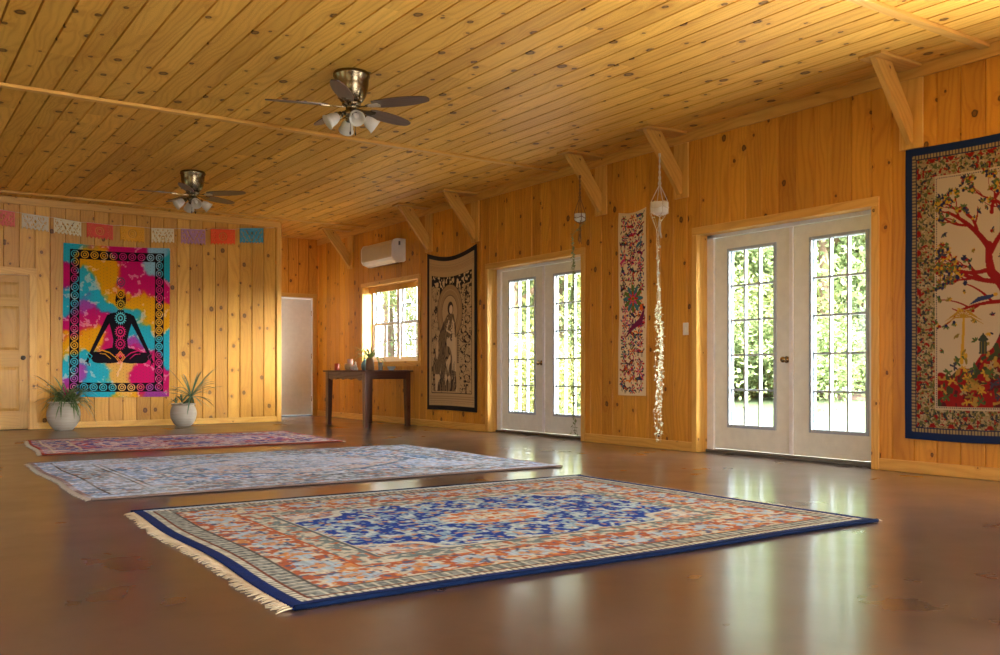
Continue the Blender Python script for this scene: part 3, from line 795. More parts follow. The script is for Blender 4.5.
# ------------------------------------------------------------------ hanging plants
VINE = plain('sunlit_vine_leaf', (.80, .82, .62), .45, noise=(60, .15))  # pale variegated leaf, overexposed sunlight painted into its colour
VINEG = plain('green_vine_leaf', (.20, .26, .10), .5, noise=(60, .25))
def hanging(loc, label, cordm, vinem, pr, pz, ztop, seed, dense, potm):
    rr = random.Random(seed)
    root = empty('hanging_planter', loc, label=label, cat='hanging plant', group='hanging plants on the diagonal braces')
    zt = ztop - pz; h = pr * 1.35
    m = MB(); m.lathe([(0, -h / 2), (pr * .75, -h / 2), (pr * .95, -h / 2 + .012), (pr, 0), (pr, h / 2), (pr * .92, h / 2), (pr * .90, h * .3), (0, h * .28)], 28)
    p = m.build('pot', potm, root)
    m = MB()
    m.tube([(0, 0, zt), (0, 0, zt - .03)], .012, 8)
    k4 = [PI / 4 + .35 + k * PI / 2 for k in range(4)]
    for a in k4:
        top = Vector((0, 0, zt - .02)); q = Vector((.010 * math.cos(a), .010 * math.sin(a), h / 2 + .16))
        rim = Vector(((pr + .004) * math.cos(a), (pr + .004) * math.sin(a), h / 2)); b = Vector(((pr + .004) * math.cos(a), (pr + .004) * math.sin(a), -h / 2 + .01)); bt = Vector((0, 0, -h / 2 - .025))
        n = 26; pts = []
        for j in range(n + 1):
            t = j / n; pp = top.lerp(q, t); pts.append(pp + Vector((math.cos(j * 1.3 + a), math.sin(j * 1.3 + a), 0)) * .0035)
        m.tube(pts + [q.lerp(rim, .5), rim, b, bt], .0042, 6)
    for j in range(4):
        a, b = k4[j], k4[(j + 1) % 4]
        m.tube([((pr + .005) * math.cos(a + (b - a if b > a else b + 2 * PI - a) * t / 6), (pr + .005) * math.sin(a + (b - a if b > a else b + 2 * PI - a) * t / 6), h * .12 - .02 * math.sin(PI * t / 6)) for t in range(7)], .0035, 6)
    for k in range(9):     # tassel
        m.tube([(0, 0, -h / 2 - .02), (rr.uniform(-.012, .012), rr.uniform(-.012, .012), -h / 2 - .10), (rr.uniform(-.02, .02) + .01, rr.uniform(-.02, .02), -h / 2 - rr.uniform(.18, .24))], .0028, 5)
    m.build('cord_holder', cordm, root)
    m = MB()
    zb = -pz + .02; ox_, oy_ = dense[3]
    for s_ in range(dense[0]):
        a = rr.uniform(0, 2 * PI); zl = zb + rr.uniform(0, .06) if s_ < 4 else zb * rr.uniform(.70, .97)
        pts = [(pr * .6 * math.cos(a), pr * .6 * math.sin(a), h / 2 + .01), (pr * 1.08 * math.cos(a), pr * 1.08 * math.sin(a), h / 2 + .005), (pr * 1.1 * math.cos(a), pr * 1.1 * math.sin(a), -h / 2)]
        z = -h / 2 - .15; x, y = -.03 + rr.uniform(-.012, .012), rr.uniform(-.01, .03)
        while z > zl:
            spread = .012 + dense[4] * max(0, 1 - abs(z + 1.55) / .75) + (dense[2] if z < zb + .35 else 0)
            x += rr.uniform(-.02, .02); y += rr.uniform(-.02, .02)
            x = max(-spread, min(spread, x)); y = max(-spread, min(spread, y))
            pts.append((x + ox_, y + oy_, z)); z -= .07
        m.tube(pts, .0010, 4)
        acc = 0
        for j in range(2, len(pts) - 1):
            zz = pts[j][2]
            dn = dense[1] * (1 if -2.1 < zz < -.85 or dense[0] < 6 else .10)
            for q in range(3):
                if rr.random() > dn: continue
                t = rr.random(); c = Vector(pts[j]).lerp(Vector(pts[j + 1]), t); e = rr.uniform(.009, .018)
                a = rr.uniform(0, 2 * PI); tilt = rr.uniform(.2, 1.2)
                M = Matrix.Translation(c) @ Matrix.Rotation(a, 4, 'Z') @ Matrix.Rotation(tilt, 4, 'Y')
                L = [(0, 0, 0), (e, e * .8, .002), (e * 2.2, 0, 0), (e, -e * .8, .002), (e * 1.0, 0, -.004)]
                ids = [m.vert(M @ Vector(p_)) for p_ in L]
                m.face([ids[0], ids[1], ids[4]]); m.face([ids[1], ids[2], ids[4]]); m.face([ids[2], ids[3], ids[4]]); m.face([ids[3], ids[0], ids[4]])
    m.build('trailing_vine', vinem, root)
WPOT = plain('white_ribbed_pot', (.72, .68, .62), .5, bump=(120, .4))
hanging((6.27, 6.47, 2.335), 'white pot in white macrame, long pale sunlit vine to the floor, right of the embroidered hanging', CORD, VINE, .082, 2.335, 2.86, 21, (9, .8, 0, (-.02, .0), .055), WPOT)
hanging((6.27, 7.67, 2.41), 'small white pot in brown cord with thin vine hanging before the farther glass doors', CORDD, VINEG, .058, 2.41, 2.86, 22, (5, .8, .07, (-.05, .05), .02), WPOT)

# ------------------------------------------------------------------ woven and printed textiles
def vnoise(x, y, seed):
    """smooth value noise on arrays"""
    tb = np.random.RandomState(seed).rand(256, 256)
    xi = np.floor(x).astype(int); yi = np.floor(y).astype(int); fx = x - xi; fy = y - yi
    fx = fx * fx * (3 - 2 * fx); fy = fy * fy * (3 - 2 * fy)
    a = tb[yi % 256, xi % 256]; b = tb[yi % 256, (xi + 1) % 256]; c = tb[(yi + 1) % 256, xi % 256]; d = tb[(yi + 1) % 256, (xi + 1) % 256]
    return (a * (1 - fx) + b * fx) * (1 - fy) + (c * (1 - fx) + d * fx) * fy
def fbm(x, y, seed, o=3):
    r = 0; w = .5; t = 0
    for k in range(o): r = r + vnoise(x * 2 ** k + 17 * k, y * 2 ** k + 31 * k, seed + k) * w; t += w; w *= .5
    return r / t

class Canvas:
    """a cloth of W x H metres woven from coloured points; y runs down from the top"""
    def __init__(s, W, H, step, base):
        s.W, s.H = W, H; s.nx = int(round(W / step)) + 1; s.ny = int(round(H / step)) + 1
        s.X, s.Y = np.meshgrid(np.linspace(0, W, s.nx), np.linspace(0, H, s.ny))
        s.a = np.zeros((s.ny, s.nx, 3)); s.a[:] = np.array(base) / 255.
        s.px = step
    def win(s, x0, x1, y0, y1):
        i0 = max(0, int(x0 / s.W * (s.nx - 1)) - 1); i1 = min(s.nx, int(x1 / s.W * (s.nx - 1)) + 3)
        j0 = max(0, int(y0 / s.H * (s.ny - 1)) - 1); j1 = min(s.ny, int(y1 / s.H * (s.ny - 1)) + 3)
        return slice(j0, max(j0, j1)), slice(i0, max(i0, i1))
    def put(s, w, mask, c, al=1.0):
        m = (mask * al)[..., None] if mask.dtype != bool else mask[..., None] * al
        s.a[w] = s.a[w] * (1 - m) + np.array(c) / 255. * m
    def full(s, mask, c, al=1.0): s.put((slice(None), slice(None)), mask, c, al)
    def ell(s, x, y, rx, ry, c, ang=0.0, ring=None):
        r = max(rx, ry); w = s.win(x - r, x + r, y - r, y + r); X, Y = s.X[w] - x, s.Y[w] - y
        if X.size == 0: return
        ca, sa = math.cos(ang), math.sin(ang); u = (X * ca + Y * sa) / rx; v = (-X * sa + Y * ca) / ry
        q = np.sqrt(u * u + v * v)
        s.put(w, (q < 1) & (q > ring) if ring else q < 1, c)
    def line(s, pts, wd, c):
        if not hasattr(wd, '__len__'): wd = [wd] * len(pts)
        for i in range(len(pts) - 1):
            (x0, y0), (x1, y1) = pts[i], pts[i + 1]; r = max(wd[i], wd[i + 1])
            w = s.win(min(x0, x1) - r, max(x0, x1) + r, min(y0, y1) - r, max(y0, y1) + r); X, Y = s.X[w], s.Y[w]
            if X.size == 0: continue
            L = (x1 - x0) ** 2 + (y1 - y0) ** 2 + 1e-12; t = np.clip(((X - x0) * (x1 - x0) + (Y - y0) * (y1 - y0)) / L, 0, 1)
            d = np.hypot(X - x0 - t * (x1 - x0), Y - y0 - t * (y1 - y0))
            s.put(w, d < (wd[i] + (wd[i + 1] - wd[i]) * t) / 2, c)
    def poly(s, pts, c):
        xs = [p[0] for p in pts]; ys = [p[1] for p in pts]; w = s.win(min(xs), max(xs), min(ys), max(ys)); X, Y = s.X[w], s.Y[w]
        ins = np.zeros(X.shape, bool); n = len(pts)
        for i in range(n):
            x0, y0 = pts[i]; x1, y1 = pts[(i + 1) % n]
            if y0 == y1: continue
            ins ^= ((y0 > Y) != (y1 > Y)) & (X < (x1 - x0) * (Y - y0) / (y1 - y0) + x0)
        s.put(w, ins, c)
    def mesh(s, name, P, mat, thick, parent=None, offset=-1.0):
        p = P(s.X, s.Y); co = np.stack(p, -1).reshape(-1, 3)
        ny, nx = s.ny, s.nx
        me = bpy.data.meshes.new(name); nv = nx * ny; nf = (nx - 1) * (ny - 1)
        idx = np.arange(nv).reshape(ny, nx)
        q = np.stack([idx[:-1, :-1], idx[1:, :-1], idx[1:, 1:], idx[:-1, 1:]], -1).reshape(-1, 4)
        me.vertices.add(nv); me.vertices.foreach_set('co', co.astype(np.float32).ravel())
        me.loops.add(nf * 4); me.loops.foreach_set('vertex_index', q.astype(np.int32).ravel())
        me.polygons.add(nf); me.polygons.foreach_set('loop_start', (np.arange(nf) * 4).astype(np.int32))
        me.polygons.foreach_set('use_smooth', np.ones(nf, bool))
        me.update(calc_edges=True)
        at = me.color_attributes.new('Col', 'FLOAT_COLOR', 'POINT')
        a = np.clip(s.a, 0, 1); l = np.where(a <= .04045, a / 12.92, ((a + .055) / 1.055) ** 2.4).reshape(-1, 3)
        at.data.foreach_set('color', np.concatenate([l, np.ones((nv, 1))], 1).astype(np.float32).ravel())
        uv = np.stack([s.X, s.Y], -1).reshape(-1, 2)[q.ravel()]
        ul = me.uv_layers.new(name='uv'); ul.data.foreach_set('uv', uv.astype(np.float32).ravel())
        me.materials.append(mat); me.validate()
        o = bpy.data.objects.new(name, me); COL.objects.link(o); o.parent = parent
        if thick:
            md = o.modifiers.new('thick', 'SOLIDIFY'); md.thickness = thick; md.offset = offset
        return o

CLOTH = cloth_mat('printed_cotton')
WOOL = cloth_mat('wool_pile', rough=.95, weave=260, sheen=0, bump=.6, bd=.004)
PAPER = cloth_mat('cut_tissue_paper', rough=.7, weave=300, bump=.1)

# --- tie-dye tapestry with a seated figure (back wall)
def tiedye():
    W, Hh = 1.42, 2.10
    c = Canvas(W, Hh, .0045, (200, 160, 20)); X, Y = c.X / W, c.Y / Hh
    wx = X + (fbm(X * 5, Y * 7, 1, 4) - .5) * .30; wy = Y + (fbm(X * 5 + 9, Y * 7 + 3, 5, 4) - .5) * .26
    YE, CY, MG, PU, TN, LB = (214, 150, 8), (30, 160, 185), (190, 10, 95), (150, 60, 150), (215, 165, 80), (130, 180, 205)
    seeds = [(.22, .12, YE), (.05, .05, CY), (.42, .2, YE), (.5, .05, MG), (.68, .12, MG), (.62, .22, MG), (.86, .08, LB), (.85, .24, MG), (.7, .36, YE), (.9, .42, YE), (.52, .33, YE), (1.0, .5, YE),
             (.12, .26, CY), (.28, .34, CY), (.4, .42, CY), (.1, .38, CY), (.62, .5, CY), (.8, .56, CY), (.95, .62, CY), (.65, .6, PU), (.12, .46, MG), (.3, .5, MG), (.45, .55, MG), (.2, .42, PU), (.02, .5, MG), (.02, .2, MG),
             (.12, .62, YE), (.3, .6, YE), (.2, .68, YE), (.05, .62, YE), (.5, .72, MG), (.62, .72, MG), (.82, .74, MG), (.1, .76, CY), (.28, .84, CY), (.22, .92, CY), (.1, .9, PU), (.03, .95, MG), (.45, .86, TN), (.55, .92, TN), (.6, .8, TN), (.75, .88, MG), (.9, .85, MG), (.9, .97, PU), (.4, 1.0, CY), (.6, 1.0, YE), (1.0, .9, MG), (1.0, .3, MG), (1.0, .1, CY), (.02, .36, CY), (0, .75, CY), (1.0, .72, CY)]
    D = np.stack([np.hypot((wx - a) * W, (wy - b) * Hh) for a, b, _ in seeds]); i1 = D.argmin(0)
    pal = np.array([s_[2] for s_ in seeds]) / 255.
    Ds = np.sort(D, 0); edge = np.clip(1 - (Ds[1] - Ds[0]) / .06, 0, 1)
    wgt = 1 / (D ** 7 + 1e-7); blend = np.tensordot(wgt / wgt.sum(0), pal, (0, 0))
    c.a = blend
    sp = fbm(X * 30, Y * 42, 20, 3)
    for ch in range(3): c.a[..., ch] = np.where((sp > .60) & (edge > .15), c.a[..., ch] * .5 + np.array((235, 200, 190))[ch] / 255. * .5, c.a[..., ch])
    # sprinkled small dots
    gx = (c.X / .045) % 1; gy = ((c.Y + np.floor(c.X / .045) % 2 * .022) / .045) % 1
    c.full((np.hypot(gx - .5, gy - .5) < .10), (40, 60, 60), .6)
    BK = (14, 8, 20)
    ox, oy, bw = .085, .075, .125
    def frame(x0, y0, w_):
        c.full(((c.X > x0) & (c.X < W - x0) & (c.Y > y0) & (c.Y < Hh - y0)) & ~((c.X > x0 + w_) & (c.X < W - x0 - w_) & (c.Y > y0 + w_) & (c.Y < Hh - y0 - w_)), BK)
    base = c.a.copy()
    frame(ox, oy, bw)
    def ringc(x, y, rx, ry, col=None, ring=.78):
        w = c.win(x - rx, x + rx, y - ry, y + ry); q = np.hypot((c.X[w] - x) / rx, (c.Y[w] - y) / ry)
        mk = ((q < 1) & (q > ring)) | ((q < .5) & (q > .28))
        cc = base[w] * .9 + .1 if col is None else np.array(col) / 255.
        c.a[w] = np.where(mk[..., None], cc, c.a[w])
    nxr, nyr = 10, 16
    for k in range(nxr):
        x = ox + bw / 2 + (W - 2 * ox - bw) * k / (nxr - 1)
        for y in (oy + bw / 2, Hh - oy - bw / 2): ringc(x, y, .052, .052)
    for k in range(1, nyr):
        y = oy + bw / 2 + (Hh - 2 * oy - bw) * k / nyr
        for x in (ox + bw / 2, W - ox - bw / 2): ringc(x, y, .050, .054)
    S = lambda s_, t_: (s_ * W, t_ * Hh)
    cx = .525
    c.ell(*S(cx, .355), .072, .135, BK)                                           # head
    c.poly([S(cx - .03, .42), S(cx + .03, .42), S(cx + .04, .47), S(cx - .04, .47)], BK)
    c.poly([S(cx - .10, .445), S(cx - .03, .435), S(cx + .03, .435), S(cx + .10, .445), S(cx + .12, .475), S(cx + .085, .56), S(cx + .066, .62), S(cx + .08, .70), S(cx - .08, .70), S(cx - .066, .62), S(cx - .085, .56), S(cx - .12, .475)], BK)
    for sg in (-1, 1):
        c.line([S(cx + sg * .105, .472), S(cx + sg * .175, .57), S(cx + sg * .25, .68), S(cx + sg * .305, .765)], [.085, .060, .048, .032], BK)
        c.ell(*S(cx + sg * .15, .738), .22, .075, BK, sg * -.12)
        c.ell(*S(cx + sg * .09, .70), .17, .055, BK, sg * .25)
        c.ell(*S(cx + sg * .19, .758), .10, .040, BK)
        for dx, dy in ((.02, .03), (.035, .015), (.0, .038)): c.line([S(cx + sg * .305, .755), S(cx + sg * (.285 + dx), .755 + dy)], .012, BK)
        col = YE if sg < 0 else MG
        c.line([S(cx + sg * .02, .75), S(cx + sg * .10, .705), S(cx + sg * .17, .69), S(cx + sg * .21, .70)], [.006, .014, .016, .006], col)
        c.line([S(cx + sg * .09, .745), S(cx + sg * .14, .715), S(cx + sg * .19, .712)], [.006, .012, .006], col)
        c.line([S(cx + sg * .305, .705), S(cx + sg * .262, .73), S(cx + sg * .28, .755), S(cx + sg * .30, .73), S(cx + sg * .305, .705)], .010, base[int(.73 * c.ny), int((cx + sg * .28) * c.nx)] * 255)
    for t_, col, rr_ in ((.235, (90, 60, 90), .05), (.315, YE, .045), (.385, (190, 160, 40), .050), (.475, (90, 190, 200), .062), (.565, (210, 40, 110), .060), (.645, (190, 20, 100), .058)):
        x, y = S(cx, t_); ringc(x, y, rr_, rr_ * 1.15, col, .80)
        for k in range(16):
            a = k * PI / 8; c.line([(x + rr_ * math.cos(a), y + rr_ * 1.15 * math.sin(a)), (x + rr_ * 1.22 * math.cos(a), y + rr_ * 1.4 * math.sin(a))], .010, col)
    x, y = S(cx, .735); 
    for r_ in (.085, .05): c.line([(x, y - r_), (x + r_ * .75, y), (x, y + r_), (x - r_ * .75, y), (x, y - r_)], .011, (220, 130, 60))
    def P(X, Y):
        u = X / W; v = Y / Hh
        sag = .015 * np.sin(u * PI)
        x = 2.235 + X - .015 * v; z = 2.535 - Y + .03 * (1 - v) * u - sag * (1 - v) - .01 * np.sin(u * PI) * v - .02 * v * u
        y = BY - .018 + .006 * np.sin(u * 9 + v * 3) * v + .003 * np.sin(v * 14)
        return x, y, z
    o = c.mesh('tapestry', P, CLOTH, .002, offset=1.0)
    tag(o, 'tie-dye tapestry with black cross-legged seated figure on the back wall', 'tapestry')
tiedye()

# --- tree tapestry, right wall
def treetap():
    rr = random.Random(3)
    W, Hh = 1.46, 2.205
    BL = (16, 42, 92); CR = (206, 188, 160); RD = (150, 20, 26); OL = (140, 120, 50); NV = (30, 36, 80); GR = (74, 100, 52); YL = (205, 160, 50); BG = (168, 150, 108)
    c = Canvas(W, Hh, .0042, BL); X, Y = c.X, c.Y
    d = np.minimum(np.minimum(X, W - X), np.minimum(Y, Hh - Y))
    side = np.where(np.minimum(X, W - X) < np.minimum(Y, Hh - Y), Y, X)
    c.full(d > .058, BG)
    c.full((d > .058) & (d < .088) & (np.abs((side / .024) % 1 - .5) < .22), (90, 80, 80))
    c.full((d > .088) & (d < .096), NV)
    fl = (d > .096) & (d < .235)
    c.full(fl, BG)
    n1 = fbm(X * 62, Y * 62, 41, 2); n2 = fbm(X * 58, Y * 58, 51, 2); n3 = fbm(X * 70, Y * 70, 61, 2); n4 = fbm(X * 48, Y * 48, 71, 2)
    c.full(fl & (n1 > .58), (120, 110, 50)); c.full(fl & (n2 > .66), (190, 172, 136)); c.full(fl & (n3 > .64), (44, 50, 62)); c.full(fl & (n4 > .70), RD); c.full(fl & (n4 < .30), (90, 96, 60))
    rp = np.abs(((side) / .145) % 1 - .5)
    c.full((d > .098) & (d < .128) & (rp < .22 - (d - .098) * 4.5), RD)
    fld = d > .235
    c.full((d > .235) & (d < .245), CR); c.full((d > .245) & (d < .255), NV); c.full((d > .245) & (d < .255) & (((side / .016) % 1) > .5), CR)
    c.full(d > .255, CR)
    hill = (d > .257) & (Y > 1.62 + .10 * (1 - np.clip((X - .25) / .5, 0, 1)) - .28 * np.exp(-((X - .85) / .22) ** 2) + .02 * np.sin(X * 40))
    c.full(hill, RD)
    c.full(hill & (fbm(X * 22, Y * 26, 81, 2) > .62), (176, 140, 60)); c.full(hill & (fbm(X * 26, Y * 22, 91, 2) > .64), (60, 70, 44)); c.full(hill & (fbm(X * 30, Y * 30, 95, 2) > .68), (90, 20, 36))
    # leaves and branches
    def leaf(x, y, a, L, col): c.ell(x + math.cos(a) * L, y + math.sin(a) * L, L, L * .38, col, a)
    def sprig(x, y, a):
        k = rr.random(); pal = [GR, OL, NV, YL, (90, 110, 60), (60, 60, 90), RD]
        col = rr.choice(pal[:5] if k < .85 else pal)
        for q in (-1.1, -.55, 0, .55, 1.1): leaf(x, y, a + q + rr.uniform(-.15, .15), rr.uniform(.010, .018), col if rr.random() < .7 else rr.choice(pal))
        if rr.random() < .4: c.ell(x, y, .012, .012, rr.choice([YL, RD, NV]))
    def inside(x, y): return .27 < x < W - .27 and .27 < y < 1.66
    def branch(x, y, a, wd, L, dep, cv):
        pts = [(x, y)]; ws = [wd]; n = 9
        for k in range(n):
            a += cv / n; x += math.cos(a) * L / n; y += math.sin(a) * L / n
            if not inside(x, y): a += .5 * (1 if cv > 0 else -1)
            x = min(max(x, .265), W - .265); y = max(y, .27)
            pts.append((x, y)); ws.append(wd * (1 - .55 * (k + 1) / n))
            if dep > 0 and k in (2, 4, 6, 8):
                sg = 1 if (k // 2) % 2 else -1
                branch(x, y, a + sg * rr.uniform(.5, 1.0), ws[-1] * .72, L * rr.uniform(.42, .62), dep - 1, -sg * rr.uniform(.4, 1.6))
            if dep == 0 and k % 3 == 2: todo.append((x, y, a + rr.choice((-1, 1))))
        c.line(pts, ws, RD); todo.append((x, y, a))
    todo = []
    # trunk
    tr = [(.86, 1.50), (.83, 1.38), (.80, 1.27), (.79, 1.16), (.73, 1.06), (.66, .98), (.64, .88), (.64, .78)]
    c.line(tr, [.15, .12, .10, .085, .075, .065, .055, .05], RD)
    c.line([(.80, 1.25), (.90, 1.10), (.94, .95), (.90, .80)], [.08, .06, .05, .04], RD)
    branch(.64, .80, -2.1, .045, .42, 2, -.5); branch(.65, .84, -1.15, .042, .48, 2, .6)
    branch(.72, 1.05, 3.2, .040, .36, 2, .45); branch(.66, .95, 2.7, .036, .34, 2, 1.1); branch(.80, 1.2, 3.3, .034, .40, 1, -.5)
    branch(.90, .82, -1.7, .042, .45, 2, -.8); branch(.93, .95, -.5, .042, .38, 2, -.8); branch(.90, 1.1, -.1, .036, .34, 2, .6); branch(.66, .55, -1.7, .03, .26, 1, 1.5)
    for x, y, a in todo:
        if rr.random() < .7: sprig(x + rr.uniform(-.02, .02), y + rr.uniform(-.02, .02), a)
    for k in range(110):
        x, y = rr.uniform(.29, W - .29), rr.uniform(.30, 1.55)
        j, i = int(y / Hh * (c.ny - 1)), int(x / W * (c.nx - 1))
        if np.abs(c.a[max(0, j - 8):j + 9, max(0, i - 8):i + 9] - np.array(CR) / 255.).max() < .02: sprig(x, y, rr.uniform(0, 6.28))
    # palm, bird, lantern and shrubs at the foot
    for px_, py_, h_ in ((.45, 1.62, .33), (1.08, 1.60, .30)):
        c.line([(px_ - .01, py_), (px_, py_ - h_ * .5), (px_ + .005, py_ - h_)], [.030, .022, .018], YL)
        for q in range(9):
            a = PI + q * PI / 8; c.line([(px_, py_ - h_), (px_ + .06 * math.cos(a), py_ - h_ + .055 * math.sin(a)), (px_ + .15 * math.cos(a), py_ - h_ + .055 + .075 * math.sin(a))], [.007, .012, .003], (180, 140, 46))
        for q in range(10): leaf(px_ + rr.uniform(-.05, .05), py_ + rr.uniform(-.06, .02), rr.uniform(-2.6, -.5), .026, rr.choice([GR, OL, YL]))
    c.line([(.50, 1.20), (.57, 1.165), (.64, 1.155), (.69, 1.14)], [.004, .034, .03, .01], (40, 56, 110)); c.ell(.69, 1.14, .016, .014, YL)
    for k, x in enumerate((.60, .98)):
        y = 1.56; c.poly([(x - .03, y), (x + .03, y), (x + .025, y - .09), (x + .04, y - .10), (x, y - .15), (x - .04, y - .10), (x - .025, y - .09)], (56, 66, 56)); c.line([(x - .012, y), (x - .012, y - .085)], .006, OL); c.line([(x + .012, y), (x + .012, y - .085)], .006, OL)
    for k in range(60):
        x, y = rr.uniform(.29, W - .29), rr.uniform(1.60, 1.92); col = rr.choice([YL, OL, GR, (60, 60, 80), BG])
        for q in range(5): leaf(x, y, q * 1.26 + rr.random(), rr.uniform(.012, .022), col)
    c.poly([(.80, 1.66), (.95, 1.64), (.97, 1.90), (.82, 1.92)], (70, 80, 50)); 
    for q in range(5): c.line([(.81, 1.69 + q * .045), (.96, 1.67 + q * .045)], .008, YL)
    c.a *= .82
    def P(Xa, Ya):
        u = Xa / W; v = Ya / Hh
        # u = 0 is the edge nearest the doors (far end)
        y = 4.123 - Xa; z = 2.468 - Ya * (2.205 / Hh) - .02 * np.sin(u * PI) * (1 - v) - .006 * np.sin(u * PI * 2) * v
        x = WX - .015 - .006 * (1 + np.sin(u * 13 + 2 * v)) * (.3 + v * .7) - .002 * np.sin(v * 17)
        return x, y, z
    o = c.mesh('tapestry', P, CLOTH, .002, offset=1.0)
    tag(o, 'blue-bordered tapestry with red tree and leaves, right of the nearer glass doors', 'tapestry')
treetap()

# --- black bordered figure tapestry
def figuretap():
    rr = random.Random(8)
    W, Hh = 1.295, 2.205
    BK = (24, 18, 18); TN = (188, 158, 110); T2 = (160, 130, 88); DK = (58, 44, 34)
    c = Canvas(W, Hh, .0050, BK); X, Y = c.X, c.Y
    d = np.minimum(np.minimum(X, W - X), np.minimum(Y, Hh - Y)); c.full(d > .062, TN)
    for y in (.13, .16, .20, .22, Hh - .13, Hh - .16, Hh - .19): c.full((np.abs(Y - y) < .005) & (d > .07), T2)
    for y in (.18, Hh - .10): c.full((np.abs(Y - y) < .010) & (d > .07) & ((X / .03 % 1) > .5), T2)
    x0, x1, y0, y1 = .135, W - .12, .30, Hh - .24
    pan = (X > x0) & (X < x1) & (Y > y0) & (Y < y1)
    c.full(pan, TN)
    top = pan & (Y < y0 + .32)
    c.full(top, BK); dots = fbm(X * 32, Y * 32, 5, 1); c.full(top & (dots > .58), (206, 180, 136))
    # scrolled side columns
    for xa, xb in ((x0, x0 + .22), (x1 - .30, x1)):
        m_ = (X > xa) & (X < xb) & (Y > y0 + .16) & (Y < y1); c.full(m_, (186, 158, 112))
        n = fbm(X * 24, Y * 20, 31, 2); c.full(m_ & (np.abs(n - .5) < .022), DK); c.full(m_ & (n > .69), DK)
    for k in range(9):
        y = y0 + .38 + k * .135; x = x1 - .15 + .045 * (-1) ** k
        c.ell(x, y, .075, .050, DK, .5 * (-1) ** k, .82); c.ell(x - .04, y + .04, .025, .016, BK, .6); c.ell(x + .05, y - .03, .018, .012, BK)
    c.full((X > x1 - .345) & (X < x1 - .315) & (Y > y0 + .75) & (Y < y0 + 1.25), BK)
    for k in range(14): c.ell(x1 - .33, y0 + .78 + k * .034, .009, .009, TN)
    # halo arch
    hx, hy = .62, y0 + .52
    for r_, col in ((.335, DK), (.325, T2), (.27, TN), (.262, T2), (.205, DK), (.198, TN)): c.ell(hx, hy, r_, r_ * 1.25, col)
    # figure with flowing robe
    c.ell(hx + .02, hy - .06, .075, .10, DK); c.ell(hx + .035, hy - .045, .045, .065, (214, 190, 148))
    robe = [(hx - .05, hy + .02), (hx + .10, hy + .02), (hx + .17, hy + .22), (hx + .13, hy + .55), (hx + .20, y1 - .02), (x0 + .06, y1 - .02), (x0 + .02, hy + .80), (hx - .30, hy + .35), (hx - .16, hy + .14)]
    c.poly(robe, (136, 112, 78))
    m_ = np.zeros(X.shape, bool)
    st = np.sin((X * 150 + 18 * fbm(X * 4, Y * 2.2, 77, 3) * 4))
    inr = (np.abs(c.a - np.array((136, 112, 78)) / 255.).max(-1) < .01)
    c.full(inr & (st > .35), DK); c.full(inr & (fbm(X * 7, Y * 4, 88, 2) > .60), (206, 180, 136)); c.full(inr & (fbm(X * 9, Y * 5, 98, 2) < .34), (80, 62, 46))
    c.poly([(hx + .08, hy + .35), (hx + .16, hy + .36), (hx + .18, hy + .85), (hx + .06, hy + .82)], (212, 186, 140))
    c.poly([(hx - .10, hy + .72), (hx + .02, hy + .60), (hx + .03, hy + .66), (hx - .04, hy + .88)], (212, 186, 140))
    for k in range(26):
        x = rr.uniform(hx - .25, hx + .15); y = rr.uniform(hy + .7, y1 - .25); L = rr.uniform(.12, .3); c.line([(x, y), (x + rr.uniform(-.05, .03), y + L)], [.004, .008], rr.choice([DK, (206, 180, 136), BK]))
    c.line([(hx - .02, hy + .12), (hx - .08, hy + .25), (hx + .04, hy + .30), (hx + .07, hy + .12)], [.03, .028, .022, .02], (214, 190, 148))
    for k in range(30): c.ell(hx + rr.uniform(-.12, .12), hy + rr.uniform(.05, .4), .010, .008, rr.choice([BK, (214, 190, 148)]))
    c.full((np.abs(X - x0) < .004) & (Y > y0) & (Y < y1), BK); c.full((np.abs(X - x1) < .005) & (Y > y0) & (Y < y1), BK); c.full((np.abs(Y - y1) < .005) & (X > x0) & (X < x1), BK); c.full((np.abs(Y - y0) < .005) & (X > x0) & (X < x1), BK)
    def P(Xa, Ya):
        u = Xa / W; v = Ya / Hh
        y = 11.465 - Xa; z = 2.445 - Ya - .10 * np.sin(u * PI) * (1 - v) ** 1.5 + .01 * np.sin(u * PI) * v
        x = WX - .014 - .02 * np.sin(u * PI) * (.2 + .8 * v) * .5 - .004 * np.sin(u * 11) * v
        return x, y, z
    o = c.mesh('tapestry', P, CLOTH, .002, offset=1.0)
    tag(o, 'tan and black tapestry of a robed haloed figure, between the window and farther glass doors', 'tapestry')
figuretap()

